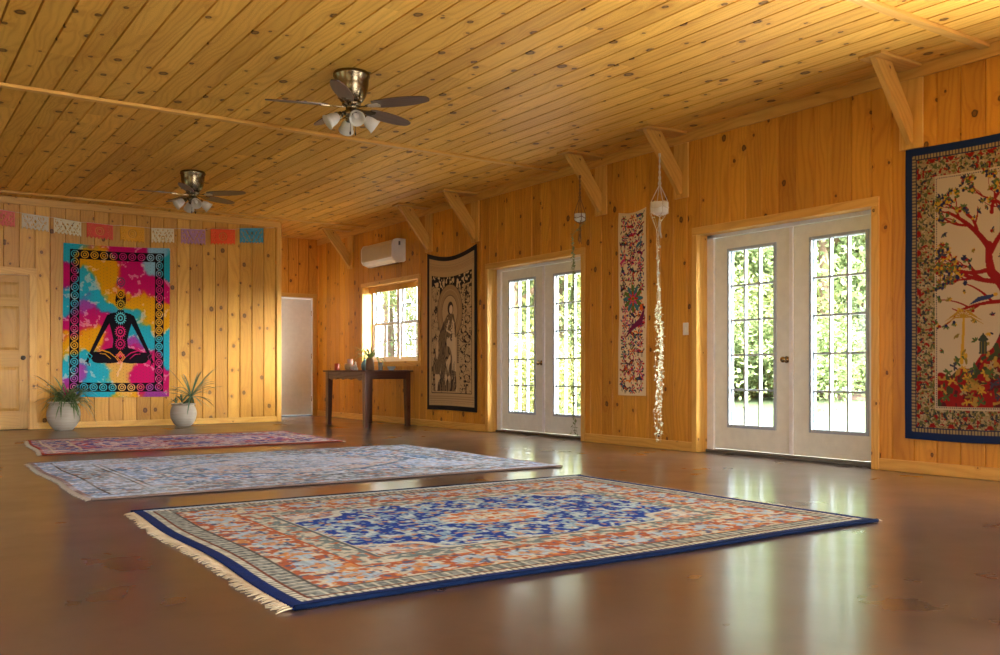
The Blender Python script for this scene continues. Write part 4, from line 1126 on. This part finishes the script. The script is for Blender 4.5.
# --- narrow embroidered panel
def embroidery():
    rr = random.Random(12)
    W, Hh = .42, 1.93; c = Canvas(W, Hh, .0038, (226, 204, 162))
    pal = [(190, 40, 40), (40, 60, 110), (220, 110, 30), (120, 30, 90), (40, 40, 50), (60, 110, 120), (200, 60, 110), (90, 110, 50), (70, 30, 50), (150, 30, 40)]
    def animal(x, y, s_, fl):
        col = rr.choice(pal); a = rr.uniform(-.8, .8); ca, sa = math.cos(a) * fl, math.sin(a)
        def q(u, v): return (x + (u * ca - v * sa) * s_, y + (u * sa * fl + v * math.cos(a)) * s_)
        c.line([q(-.5, 0), q(0, -.06), q(.45, 0)], [.30 * s_, .42 * s_, .26 * s_], col)
        c.line([q(.4, -.05), q(.65, -.4)], [.2 * s_, .14 * s_], col); c.ell(*q(.75, -.45), .17 * s_, .12 * s_, col)
        for u in (-.45, -.25, .25, .42): c.line([q(u, .1), q(u + .05, .6)], .07 * s_, col)
        c.line([q(-.55, 0), q(-.85, -.35), q(-.7, -.6)], [.10 * s_, .12 * s_, .04 * s_], rr.choice(pal)); c.line([q(-.2, .0), q(.2, 0)], .08 * s_, rr.choice(pal))
    def flower(x, y, r_, n=8):
        col, c2 = rr.choice(pal), rr.choice(pal)
        for k in range(n):
            a = 2 * PI * k / n; c.ell(x + r_ * .62 * math.cos(a), y + r_ * .62 * math.sin(a), r_ * .38, r_ * .14, col if k % 2 else c2, a)
        c.ell(x, y, r_ * .2, r_ * .2, rr.choice(pal))
    y = .06; k = 0
    while y < Hh - .05:
        for x in (.09, .21, .33):
            xx, yy = x + rr.uniform(-.02, .02), y + rr.uniform(-.02, .02)
            if rr.random() < .5: animal(xx, yy, rr.uniform(.07, .095), rr.choice((-1, 1)))
            else: flower(xx, yy, rr.uniform(.04, .06), rr.choice((6, 8)))
        y += .095
    for k in range(620):
        x, yy = rr.uniform(.035, W - .035), rr.uniform(.035, Hh - .04); a = rr.uniform(0, PI)
        c.ell(x, yy, rr.uniform(.009, .022), rr.uniform(.005, .009), rr.choice(pal), a)
    flower(.22, .92, .15, 12); flower(.22, .92, .08, 8); c.ell(.34, 1.02, .022, .035, (225, 100, 30))
    c.line([(.12, 1.32), (.22, 1.22), (.33, 1.16), (.38, 1.05)], [.012, .05, .07, .02], (110, 25, 70))
    ed = np.minimum(np.minimum(c.X, W - c.X), np.minimum(c.Y, Hh - c.Y)); c.full(ed < .022, (226, 204, 162))
    def P(Xa, Ya):
        u = Xa / W; v = Ya / Hh
        return WX - .010 - .008 * np.sin(u * PI) * v - .003 * np.sin(v * 20), 7.413 - Xa + .006 * np.sin(v * 9), 2.455 - Ya - .03 * np.sin(u * PI) * (1 - v) ** 3 - 0 * u
    o = c.mesh('wall_hanging', P, CLOTH, .002, offset=1.0)
    tag(o, 'narrow cream embroidered wall hanging with colourful animals and flowers, beside the farther glass doors', 'wall hanging')
embroidery()

# --- rugs
FRINGE = {}
def rug(name, x0, x1, y0, y1, fn, step, label, fringe_c, fringe_l, edge_c, rot=0, corner=None):
    W, Hh = x1 - x0, y1 - y0
    c = Canvas(W, Hh, step, (200, 190, 170)); fn(c)
    root = empty(name, (x0, y0, 0), label=label, cat='rug', group=None)
    sh = corner or (0, 0)
    def P(X, Y):
        u = X / W; v = Y / Hh
        x = X + sh[0] * v; y = Hh - Y
        z = .012 + .0035 * fbm(X * 1.3, Y * 1.3, 3, 2) + .0010 * fbm(X * 30, Y * 30, 9, 1)
        x = x + .012 * np.sin(Y * 4.5 + x0) * np.clip(1 - u * 6, 0, 1); y = y + .010 * np.sin(X * 3.1) * np.clip(1 - (1 - v) * 8, 0, 1)
        return x, y, z
    o = c.mesh('pile', P, WOOL, .0105, root, offset=-1.0)
    rr = random.Random(int(x0 * 100))
    for side in (0, 1):
        m = MB(); y = .01
        while y < Hh - .01:
            L = fringe_l * rr.uniform(.6, 1.15); v = 1 - y / Hh; bx = (sh[0] * v + .012 * math.sin((Hh - y) * 4.5 + x0)) if side == 0 else W + sh[0] * v
            sg = -1 if side == 0 else 1; a = rr.uniform(-.5, .5)
            m.tube([(bx - sg * .006, y, .010), (bx + sg * L * .5, y + a * L * .4, .008), (bx + sg * L, y + a * L, .0035)], [.0032, .003, .0018], 5)
            y += rr.uniform(.010, .016)
        m.build('fringe', FRINGE.setdefault(fringe_c, plain('fringe_cotton', fringe_c, .95, spec=.05)), root)
    # overcast selvedge along the two long sides
    sm_ = plain('selvedge_yarn', edge_c, .95, spec=.05, bump=(200, .5))
    for yy, v in ((0, 1), (Hh, 0)):
        m = MB()
        m.tube([(sh[0] * v + W * k / 40, yy + (.010 * math.sin(W * k / 40 * 3.1) if yy == 0 else 0), .0105) for k in range(41)], .0095 if edge_c[2] > .03 and edge_c[0] < .01 else .007, 8)
        m.build('selvedge', sm_, root)
    return root
def mirror(c): return np.abs(c.X - c.W / 2), np.abs(c.Y - c.H / 2)
def rug1(c):
    X, Y = c.X, c.Y; W, Hh = c.W, c.H; xm, ym = mirror(c)
    NV, CR, TC, LB, GY, BL = (6, 36, 94), (206, 194, 168), (176, 92, 60), (160, 184, 196), (98, 104, 104), (8, 62, 150)
    dx, dy = W / 2 - xm, Hh / 2 - ym; d = np.minimum(dx, dy); side = np.where(dx < dy, ym, xm)
    f = lambda sc_, s_: fbm(xm * sc_, ym * sc_, s_, 2)
    wv = fbm(X * 90, Y * 30, 17, 1)
    # field
    n1, n2, n3 = f(24, 1), f(26, 11), f(34, 21)
    c.full(d > -1, (206, 150, 120)); c.full(n1 > .49, (216, 202, 184)); c.full(n2 > .62, (178, 104, 76)); c.full(n3 > .68, (120, 140, 160))
    md = (xm / 1.16) ** 1.45 + (ym / .76) ** 1.45 + .09 * np.sin(np.arctan2(ym, xm) * 14)
    blue = md < 1
    c.full(blue, BL); c.full(blue & (n1 > .60), (200, 208, 200)); c.full(blue & (n3 > .62), (150, 176, 190)); c.full(blue & (n2 > .70), (196, 150, 120)); c.full((md > 1) & (md < 1.08), (214, 206, 184))
    ce = (xm / .34) ** 1.5 + (ym / .22) ** 1.5 + .10 * np.sin(np.arctan2(ym, xm) * 12)
    c.full(ce < 1, (222, 210, 184)); c.full((ce < 1) & (n1 > .52), (214, 120, 70)); c.full((ce < 1) & (n3 > .6), (176, 190, 190)); c.full((ce < .25), (228, 214, 180)); c.full((ce < .25) & (n2 > .5), (200, 110, 60))
    # borders
    b = d < .60; c.full(b, (208, 196, 170))
    b = (d > .45) & (d < .575); c.full(b & (f(34, 31) > .52), (120, 132, 128)); c.full(b & (f(30, 41) > .64), (190, 110, 76)); 
    c.full((d > .575) & (d < .590), GY); c.full((d > .436) & (d < .452), (196, 96, 50))
    b = (d > .185) & (d < .436); c.full(b, (182, 96, 62))
    ph = side / .27
    mot = np.hypot((ph % 1 - .5) * .27 / .095, (d - .31) / .070) + (f(40, 51) - .5) * 1.1
    c.full(b & (mot < 1.15), (176, 192, 198)); c.full(b & (mot < .45), (206, 150, 110)); c.full(b & (f(30, 61) > .54) & (mot > 1), (214, 196, 168)); c.full(b & (f(36, 71) > .68), (90, 96, 120)); c.full(b & (f(28, 75) > .70), (214, 140, 80))
    c.full((d > .170) & (d < .185), (90, 84, 76))
    b = (d > .095) & (d < .170); c.full(b, (150, 150, 138)); c.full(b & (f(60, 81) > .52), (104, 108, 102)); c.full(b & (((side / .05) % 1) < .25), (200, 190, 164))
    c.full((d > .085) & (d < .095), (120, 60, 40)); b = (d > .050) & (d < .085); c.full(b, (222, 208, 180)); c.full(b & (((side / .03) % 1) < .35), (120, 120, 112))
    c.full(d < .050, NV); c.full((Y < .05) & (dx > .05), (190, 196, 196))
    c.a *= (.90 + .20 * wv)[..., None] * np.array((.84, .92, 1.03))
def rug2(c):
    X, Y = c.X, c.Y; xm, ym = mirror(c); dx, dy = c.W / 2 - xm, c.H / 2 - ym; d = np.minimum(dx, dy); side = np.where(dx < dy, ym, xm)
    f = lambda sc_, s_: fbm(xm * sc_, ym * sc_, s_ + 100, 3)
    c.full(d > -1, (196, 202, 208)); c.full(f(16, 1) > .54, (222, 218, 214)); c.full(f(20, 11) > .56, (134, 162, 196)); c.full(f(18, 21) > .64, (206, 156, 144)); c.full(f(26, 31) > .64, (92, 112, 140))
    md = (xm / 1.1) ** 1.4 + (ym / .72) ** 1.4; c.full((md < 1) & (f(14, 41) > .50), (206, 188, 182)); c.full((md > .92) & (md < 1.0), (110, 128, 150)); c.full((md < .3) & (f(20, 43) > .5), (140, 156, 178))
    b = (d > .16) & (d < .42); c.full(b, (200, 204, 206)); c.full(b & (f(24, 51) > .54), (124, 128, 134)); c.full(b & (f(22, 61) > .62), (176, 130, 112)); c.full(b & (f(22, 65) > .66), (120, 142, 168))
    for e in (.15, .42, .46): c.full(np.abs(d - e) < .008, (96, 82, 76))
    c.full((d > .05) & (d < .14) & (f(40, 71) > .5), (150, 158, 168)); c.full(d < .03, (150, 120, 110))
    worn = fbm(X * 2.2, Y * 3.0, 7, 3); c.full(np.clip((worn - .45) * 3, 0, .55), (214, 218, 222))
    c.a *= (.88 + .24 * fbm(X * 80, Y * 30, 19, 1))[..., None] * np.array((.92, 1.0, 1.12))
def rug3(c):
    X, Y = c.X, c.Y; xm, ym = mirror(c); dx, dy = c.W / 2 - xm, c.H / 2 - ym; d = np.minimum(dx, dy)
    f = lambda sc_, s_: fbm(xm * sc_, ym * sc_, s_ + 200, 3)
    c.full(d > -1, (168, 96, 116)); c.full(f(16, 1) > .53, (200, 184, 196)); c.full(f(18, 11) > .58, (70, 72, 146)); c.full(f(22, 21) > .64, (190, 90, 90))
    md = (xm / 1.0) ** 1.3 + (ym / .6) ** 1.3; c.full((md < 1) & (f(14, 31) > .44), (92, 90, 156)); c.full((md < 1) & (f(20, 35) > .56), (212, 190, 196)); c.full((md < .3), (150, 70, 84)); c.full((md < .3) & (f(20, 37) > .5), (180, 170, 180))
    b = (d > .12) & (d < .36); c.full(b, (88, 88, 144)); c.full(b & (f(20, 41) > .50), (200, 188, 184)); c.full(b & (f(18, 45) > .64), (150, 70, 76))
    for e in (.11, .37): c.full(np.abs(d - e) < .012, (196, 180, 160))
    c.full((d > .03) & (d < .10) & (f(30, 51) > .5), (150, 140, 140)); c.full(d < .025, (150, 60, 50))
    worn = fbm(X * 3, Y * 3, 27, 3); c.full(np.clip((worn - .5) * 3, 0, .5), (204, 198, 208))
    c.a *= (.88 + .24 * fbm(X * 80, Y * 30, 29, 1))[..., None]
rug('rug', 1.19, 4.33, 2.84, 5.29, rug1, .0062, 'large blue and terracotta oriental rug with navy edge, nearest the camera', (.44, .38, .28), .055, (.003, .009, .036), corner=(-.05, 0))
rug('rug', 1.11, 4.66, 5.94, 8.58, rug2, .0085, 'pale grey-blue faded oriental rug, the middle one of three on the floor', (.40, .38, .35), .035, (.15, .11, .10))
rug('rug', 1.47, 4.45, 9.40, 11.42, rug3, .0095, 'purple and red patterned rug, farthest one near the back wall', (.42, .40, .36), .04, (.22, .05, .03), corner=(-.12, 0))

# --- paper banner
FL = [(1.29, 1.64, 2.925, 2.89, 2.70, 2.69, (226, 110, 100), 'pink'), (1.722, 2.048, 2.885, 2.862, 2.685, 2.662, (214, 204, 178), 'white'), (2.11, 2.455, 2.862, 2.828, 2.655, 2.635, (226, 214, 176), 'cream'),
      (2.525, 2.866, 2.835, 2.822, 2.63, 2.615, (224, 84, 60), 'coral'), (2.962, 3.288, 2.832, 2.832, 2.62, 2.61, (226, 160, 20), 'yellow'), (3.385, 3.702, 2.828, 2.848, 2.625, 2.645, (226, 214, 176), 'cream'),
      (3.80, 4.155, 2.858, 2.872, 2.645, 2.65, (178, 130, 160), 'lilac'), (4.235, 4.60, 2.895, 2.915, 2.665, 2.69, (232, 78, 14), 'orange'), (4.675, 5.04, 2.94, 2.975, 2.72, 2.745, (70, 150, 180), 'blue')]
FLB = ['pink cut-paper flag at the left edge of the picture', 'white cut-paper flag hanging second from the left', 'cream cut-paper flag third from left, above the left corner of the tie-dye tapestry', 'coral red cut-paper flag above the tie-dye tapestry',
       'yellow cut-paper flag with round motif above the tie-dye tapestry', 'cream cut-paper flag over the right corner of the tie-dye tapestry', 'lilac cut-paper flag between the cream and orange ones', 'bright orange cut-paper flag, second from the right', 'sky blue cut-paper flag, rightmost on the string']
FYY = BY - .045
for k, (xa, xb, zl, zr, bl, br_, col, nm) in enumerate(FL):
    rr = random.Random(40 + k)
    root = empty('paper_flag', ((xa + xb) / 2, FYY, (zl + zr) / 2), label=FLB[k], cat='paper flag', group='cut-paper flags strung across the back wall')
    W, Hh = xb - xa, (zl + zr - bl - br_) / 2
    st = .008; nx, ny = int(W / st), int(Hh / st)
    m = MB(); m.weld = True
    def hole(i, j):
        u = abs((i + .5) / nx - .5) * 2; v = (j + .5) / ny
        if u > .9 or v < .10: return False
        if v > .86: return ((i // 3) % 2 == 1 and v > .93) or (u > .84 and v > .93)
        if k in (3, 4, 7):
            r_ = math.hypot(u * W / 2, (v - .48) * Hh); return abs(r_ - .055) < .005 or abs(r_ - .028) < .004 or (u > .62 and (i * 3 + j * 5) % 9 == 0)
        h_ = math.sin(u * 17 + k) * math.sin(v * 13 + k * 2) + .5 * math.sin(u * 29 * (1 + v)); return h_ > .72 or (int(u * 11) + int(v * 7)) % 5 == 0 and rr.random() < .5
    for i in range(nx):
        for j in range(ny):
            if hole(i, j): continue
            def pt(a, b):
                u, v = a / nx, b / ny; zt = zl + (zr - zl) * u; zb = bl + (br_ - bl) * u
                return (xa + W * u - (xa + xb) / 2, .006 * math.sin(u * 7 + k) * v - .008 * v, zt + (zb - zt) * v - (zl + zr) / 2 + .0)
            m.quad([pt(i, j), pt(i, j + 1), pt(i + 1, j + 1), pt(i + 1, j)], None, (.3, .3), True)
    pm, pt_, pb = nt('tissue_paper_%s_%d' % (nm, k)); n_ = N(pt_)
    tcx = n_.new('ShaderNodeTexCoord').outputs['Object']
    cc = lin(tuple(x / 255 for x in col)); n_.link(n_.mix(n_.noise(tcx, 25, 3), tuple(x * .75 for x in cc), cc), pb.inputs['Base Color']); pb.inputs['Roughness'].default_value = .7
    o = m.build('flag_paper', pm, root); md = o.modifiers.new('thick', 'SOLIDIFY'); md.thickness = .0008
m = MB(); pts = []
for f in FL: pts += [(f[0], FYY, f[2] + .002), (f[1], FYY, f[3] + .002)]
pts = [(.3, FYY, 3.0)] + pts + [(5.22, BY - .02, 3.0)]
m.tube(pts, .0025, 6); tag(m.build('banner_string', CORD), 'thin string across the back wall carrying the cut-paper flags', 'string')

# ------------------------------------------------------------------ outdoors
def ground_z(x, y):
    d = math.hypot(x, y); return -.10 + .42 * min(1, max(0, (x - 9) / 12)) ** 1.3
GRASS = plain('lawn_grass', (.125, .165, .095), .95, spec=0.0, noise=(1.2, .18), bump=(60, .5, .02))
m = MB(); m.weld = True
gx = [WX + .21, 7.2, 9, 11, 13, 15, 17, 19, 21, 26, 40, 80]; gy = [-25, -8, 0, 8, 16, 24, 32, 40, 60, 110]
for i in range(len(gx) - 1):
    for j in range(len(gy) - 1):
        q = [(gx[i], gy[j]), (gx[i + 1], gy[j]), (gx[i + 1], gy[j + 1]), (gx[i], gy[j + 1])]
        m.quad([(x, y, ground_z(x, y)) for x, y in q], None, (.3, .3), True)
m.build('lawn', GRASS, kind='structure')
m = MB(); m.quad([(LX - .1, -25, -.1), (-60, -25, -.1), (-60, 60, -.1), (LX - .1, 60, -.1)][::-1]); m.build('yard', GRASS, kind='structure')
m = MB(); m.box(WX + .27, 11.4, -6, 15, -.16, -.085); m.build('bounce_slab', plain('pale_bounce_slab', (.55, .52, .47), .8, bump=(20, .3)), kind='structure')  # unseen slab added to bounce neutral light onto the ceiling
m = MB(); m.box(-.2, 2.4, BY + .14, BY + .2, 0, H - .01); m.build('light_leak_block', PINE_T, kind='structure')  # unseen backing added to stop light leaking under the pine door
BARK = plain('bark', (.16, .11, .075), .9, bump=(30, .8, .02))
def leafmat(name, c1, c2):
    m_, t, b = nt(name); n = N(t); r_ = n.new('ShaderNodeUVMap', uv_map='rnd').outputs[0]
    s = n.sep(r_); c = n.mix(s[0], c1, c2); n.link(c, b.inputs['Base Color']); b.inputs['Roughness'].default_value = .55; b.inputs['Specular IOR Level'].default_value = .3
    tl = n.new('ShaderNodeBsdfTranslucent'); n.link(c, tl.inputs[0]); mx = n.new('ShaderNodeMixShader'); mx.inputs[0].default_value = .25
    n.link(b.outputs[0], mx.inputs[1]); n.link(tl.outputs[0], mx.inputs[2]); n.link(mx.outputs[0], t.nodes['Material Output'].inputs[0]); return m_
LG = [leafmat('leaf_green', (.10, .15, .06), (.26, .33, .15)), leafmat('leaf_yellow_green', (.18, .22, .07), (.36, .38, .16)), leafmat('leaf_dark', (.07, .11, .06), (.17, .23, .11))]
def crown(kind, seed, mat):
    rr = random.Random(seed); m = MB()
    if kind == 'tree': cl = 110; per = 170; ls = .042
    elif kind == 'fir': cl = 120; per = 130; ls = .046
    else: cl = 46; per = 200; ls = .045
    for k in range(cl):
        while True:
            p = Vector((rr.uniform(-1, 1), rr.uniform(-1, 1), rr.uniform(-1, 1)))
            if .35 < p.length < 1: break
        if kind == 'tree': c = Vector((p.x * .42, p.y * .42, .60 + p.z * .40)); cr = .10
        elif kind == 'fir': h = rr.random() ** .8; r_ = .30 * (1 - h) * (1 + .25 * math.sin(h * 40)); a = rr.uniform(0, 2 * PI); c = Vector((r_ * math.cos(a), r_ * math.sin(a), .06 + .93 * h)); cr = .05 + .04 * (1 - h)
        else: c = Vector((p.x * .55, p.y * .55, .42 + p.z * .40)); cr = .20
        br = rr.random()
        for q in range(per):
            v = Vector((rr.gauss(0, 1), rr.gauss(0, 1), rr.gauss(0, .8))) * cr * .55; o = c + v
            if o.z < .01: o.z = .01
            e = ls * rr.uniform(.12, .28) * (.6 if kind == 'fir' else 1) * (2.0 if kind == 'bush' else 1)
            a = Vector((rr.gauss(0, 1), rr.gauss(0, 1), rr.gauss(0, 1))).normalized(); b = a.orthogonal().normalized(); b.rotate(Matrix.Rotation(rr.uniform(0, 6.28), 3, a)); c2 = a.cross(b)
            m.quad([o - b * e, o - c2 * e * .6, o + b * e, o + c2 * e * .6], None, (min(1, max(0, br * .6 + rr.random() * .4)), .5))
    o = m.build('foliage', mat); return o
CR = {}
for kd in ('tree', 'fir', 'bush'):
    for q in range(3):
        o = crown(kd, 50 + q * 7 + len(kd), LG[q]); CR[(kd, q)] = o.data; bpy.data.objects.remove(o)
def plant(kd, q, az, D, h, wid, label, sd):
    a = math.radians(az); x, y = D * math.sin(a), D * math.cos(a); z = ground_z(x, y)
    root = empty({'tree': 'tree', 'fir': 'conifer_tree', 'bush': 'bush'}[kd], (x, y, z), label=label, cat={'tree': 'tree', 'fir': 'tree', 'bush': 'bush'}[kd], group='trees and bushes beyond the lawn')
    o = bpy.data.objects.new('foliage', CR[(kd, q)]); COL.objects.link(o); o.parent = root; o.scale = (wid, wid, h); o.rotation_euler.z = sd * 1.3
    rr = random.Random(sd); m = MB()
    n = 7; m.tube([(rr.uniform(-.06, .06) * k * .3, rr.uniform(-.06, .06) * k * .3, -.05 + h * (.8 if kd != 'bush' else .4) * k / n) for k in range(n + 1)], [(.022 if kd != 'bush' else .03) * h * (1 - .8 * k / n) for k in range(n + 1)], 9)
    if kd == 'tree':
        for k in range(7):
            a = rr.uniform(0, 6.28); z0 = h * rr.uniform(.28, .6); L = wid * rr.uniform(.25, .4); m.tube([(0, 0, z0), (L * .5 * math.cos(a), L * .5 * math.sin(a), z0 + L * .4), (L * math.cos(a), L * math.sin(a), z0 + L * .9)], [.009 * h, .006 * h, .002 * h], 6)
    m.build('trunk', BARK, root)
PL = [
 ('fir', 0, 46.9, 19, 7.2, 8.5, 'tall green conifer filling the left edge of the nearer glass doors'),
 ('bush', 0, 48.2, 23, 2.6, 3.4, 'green bush at the lawn edge, left pane of the nearer glass doors'),
 ('bush', 1, 50.2, 24, 3.2, 4.0, 'yellow-green bush in the middle of the left leaf of the nearer doors'),
 ('tree', 0, 50.9, 26, 6.6, 6.6, 'round-crowned tree with open sky left of it, left leaf of the nearer doors'),
 ('bush', 0, 52.3, 22, 2.2, 3.2, 'low bush seen at the meeting stile of the nearer glass doors'),
 ('tree', 0, 53.6, 24, 9.0, 8.5, 'tall leafy tree in the left half of the right leaf of the nearer doors'),
 ('tree', 2, 55.6, 27, 10.0, 9.5, 'darker tall tree at the far right of the nearer glass doors'),
 ('fir', 2, 54.6, 31, 8.5, 10.0, 'dark conifer behind the leafy trees, right leaf of the nearer doors'),
 ('bush', 0, 54.4, 23, 1.9, 3.6, 'wide low bush under the trees, right leaf of the nearer glass doors'),
 ('bush', 2, 56.4, 24, 2.4, 3.6, 'dark bush low at the right edge of the nearer glass doors'),
 ('tree', 1, 48.6, 34, 6.2, 7.5, 'distant yellowish tree behind the bushes, left leaf of the nearer doors'),
 ('tree', 1, 35.2, 19, 7.5, 6.0, 'yellow-green tree in the left leaf of the farther glass doors'),
 ('fir', 0, 36.7, 24, 9.0, 9.0, 'green conifer behind the left leaf of the farther glass doors'),
 ('tree', 0, 38.2, 22, 8.0, 6.8, 'leafy green tree in the right leaf of the farther glass doors'),
 ('tree', 1, 39.8, 25, 8.5, 7.0, 'golden-green tree at the right edge of the farther glass doors'),
 ('bush', 1, 35.9, 17, 1.7, 2.4, 'bright low bush at the bottom of the farther glass doors, left leaf'),
 ('bush', 2, 38.9, 20, 1.6, 2.8, 'dark low bush at the bottom of the farther glass doors, right leaf'),
 ('tree', 0, 47.6, 38, 5.4, 9.0, 'distant low green tree behind the conifer, left leaf of the nearer doors'),
 ('tree', 2, 51.6, 39, 7.6, 10.0, 'distant dark tree directly behind the meeting stile of the nearer doors'),
 ('tree', 0, 57.0, 36, 9.0, 11.0, 'distant green tree showing at the right edge of the nearer glass doors'),
 ('tree', 2, 35.8, 36, 8.0, 9.0, 'distant dark tree behind the left leaf of the farther glass doors'),
 ('tree', 0, 38.9, 37, 9.0, 9.0, 'distant green tree behind the right leaf of the farther glass doors'),
 ('tree', 1, 29.4, 24, 8.0, 6.0, 'yellow-green tree behind the right side of the window'),
 ('fir', 0, 27.6, 27, 9.0, 8.0, 'green conifer behind the left side of the window'),
]
for k, (kd, q, az, D, h, w, lb) in enumerate(PL): plant(kd, q, az, D, h, w, lb, k + 1)
m = MB(); n = 28
cx_, cy_ = 23.5 * math.sin(math.radians(54.5)), 23.5 * math.cos(math.radians(54.5))
rim = [(cx_ + 1.7 * math.cos(k * 2 * PI / n) * (1 + .1 * math.sin(k * 2.1)), cy_ + 4.2 * math.sin(k * 2 * PI / n) * (1 + .1 * math.sin(k * 1.7))) for k in range(n)]
ctr = m.vert((cx_, cy_, ground_z(cx_, cy_) + .16)); ids = [m.vert((x, y, ground_z(x, y) + .01)) for x, y in rim]; mid = [m.vert((cx_ + (x - cx_) * .6, cy_ + (y - cy_) * .6, ground_z(x, y) + .13)) for x, y in rim]
for k in range(n):
    l = (k + 1) % n; m.face([ids[k], ids[l], mid[l], mid[k]], None, (.3, .3), True); m.face([mid[k], mid[l], ctr], None, (.3, .3), True)
tag(m.build('mulch_bed', plain('bark_mulch', (.15, .095, .08), .95, bump=(30, .8, .02))), 'pinkish mulch bed under the trees, seen through the right leaf of the nearer doors', 'mulch bed')

# ------------------------------------------------------------------ light
w = bpy.data.worlds.new('World'); sc.world = w; w.use_nodes = True; t = w.node_tree; n = N(t); bg = t.nodes['Background']
sky = n.new('ShaderNodeTexSky', sky_type='NISHITA'); sky.sun_disc = False; sky.sun_elevation = math.radians(48); sky.sun_rotation = math.radians(200); sky.dust_density = 4.0; sky.air_density = 1.2
n.link(n.mix(.72, n.mix(1.0, sky.outputs[0], (.16, .16, .16), 'MULTIPLY'), (.92, .96, 1.0)), bg.inputs[0]); bg.inputs[1].default_value = 10.8
# broad bright haze of a veiled sky towards the far right, behind the wall with the doors
sd_ = Vector((math.sin(math.radians(146)), math.cos(math.radians(146)), .30)).normalized()
dp = n.new('ShaderNodeVectorMath', operation='DOT_PRODUCT'); n.link(n.new('ShaderNodeTexCoord').outputs['Generated'], dp.inputs[0]); dp.inputs[1].default_value = sd_
gl_ = n.math('MULTIPLY', n.math('POWER', n.math('MAXIMUM', dp.outputs['Value'], 0.0), 7.0), 11.0)
base_ = bg.inputs[0].links[0].from_socket
n.link(n.mix(1.0, base_, n.vmath('MULTIPLY', n.comb(gl_, gl_, gl_), (1.0, .95, .84)).outputs[0], 'ADD'), bg.inputs[0])
sl = bpy.data.lights.new('sun', 'SUN'); sl.energy = 10; sl.angle = math.radians(3); sl.color = (1, .95, .86)
so = bpy.data.objects.new('sun', sl); COL.objects.link(so); so.rotation_euler = Vector((.30, .55, -.80)).to_track_quat('-Z', 'Y').to_euler(); so.location = (0, 0, 20)
def area(name, loc, d, sx, sy, e, col):
    l = bpy.data.lights.new(name, 'AREA'); l.shape = 'RECTANGLE'; l.size = sx; l.size_y = sy; l.energy = e; l.color = col
    o = bpy.data.objects.new(name, l); COL.objects.link(o); o.location = loc; o.rotation_euler = Vector(d).to_track_quat('-Z', 'Y').to_euler(); return o
# added fill lamps, all out of the camera's sight, to brighten the room
area('fill_right_doors', (WX + .35, 1.735, .95), (-1, 0, .85), 1.8, 1.7, 400, (1, .96, .90)).data.spread = math.radians(120)  # added lamp tilted up to brighten the ceiling like outdoor bounce
area('alcove_fill', (CX + .03, 14.6, 1.5), (1, -.1, -.1), .5, 1.6, 9, (1, .93, .82))  # no fixture here, hidden lamp added to lift the white door and alcove
area('fill_rear_opening', (3.0, RY - .15, 1.45), (0, 1, 0), 3.9, 1.45, 25, (1, .94, .86))  # added fill behind the invented rear opening
for k, (a, b, z0, z1) in enumerate(LWIN): area('fill_left_opening', (LX - .12, (a + b) / 2, (z0 + z1) / 2), (1, 0, 0), b - a - .1, z1 - z0 - .1, 5, (1, .94, .86))  # weak added fill at the invented left openings

# ------------------------------------------------------------------ camera
cam = bpy.data.cameras.new('camera'); co = bpy.data.objects.new('camera', cam); COL.objects.link(co); sc.camera = co
cam.sensor_width = 36; cam.lens = 929 / 1000 * 36; cam.shift_y = (372 - 327.5) / 1000; cam.clip_end = 300
co.location = (0, 0, .77); co.rotation_euler = (PI / 2, 0, -math.radians(34.35))
sc.view_settings.view_transform = 'Standard'; sc.view_settings.look = 'None'; sc.view_settings.gamma = 1; sc.view_settings.exposure = .0
sc.view_settings.use_curve_mapping = False
sc.cycles.max_bounces = 10; sc.cycles.diffuse_bounces = 6; sc.cycles.transparent_max_bounces = 12; sc.cycles.sample_clamp_indirect = 6
sc.cycles.use_denoising = True; sc.cycles.caustics_reflective = False; sc.cycles.caustics_refractive = False
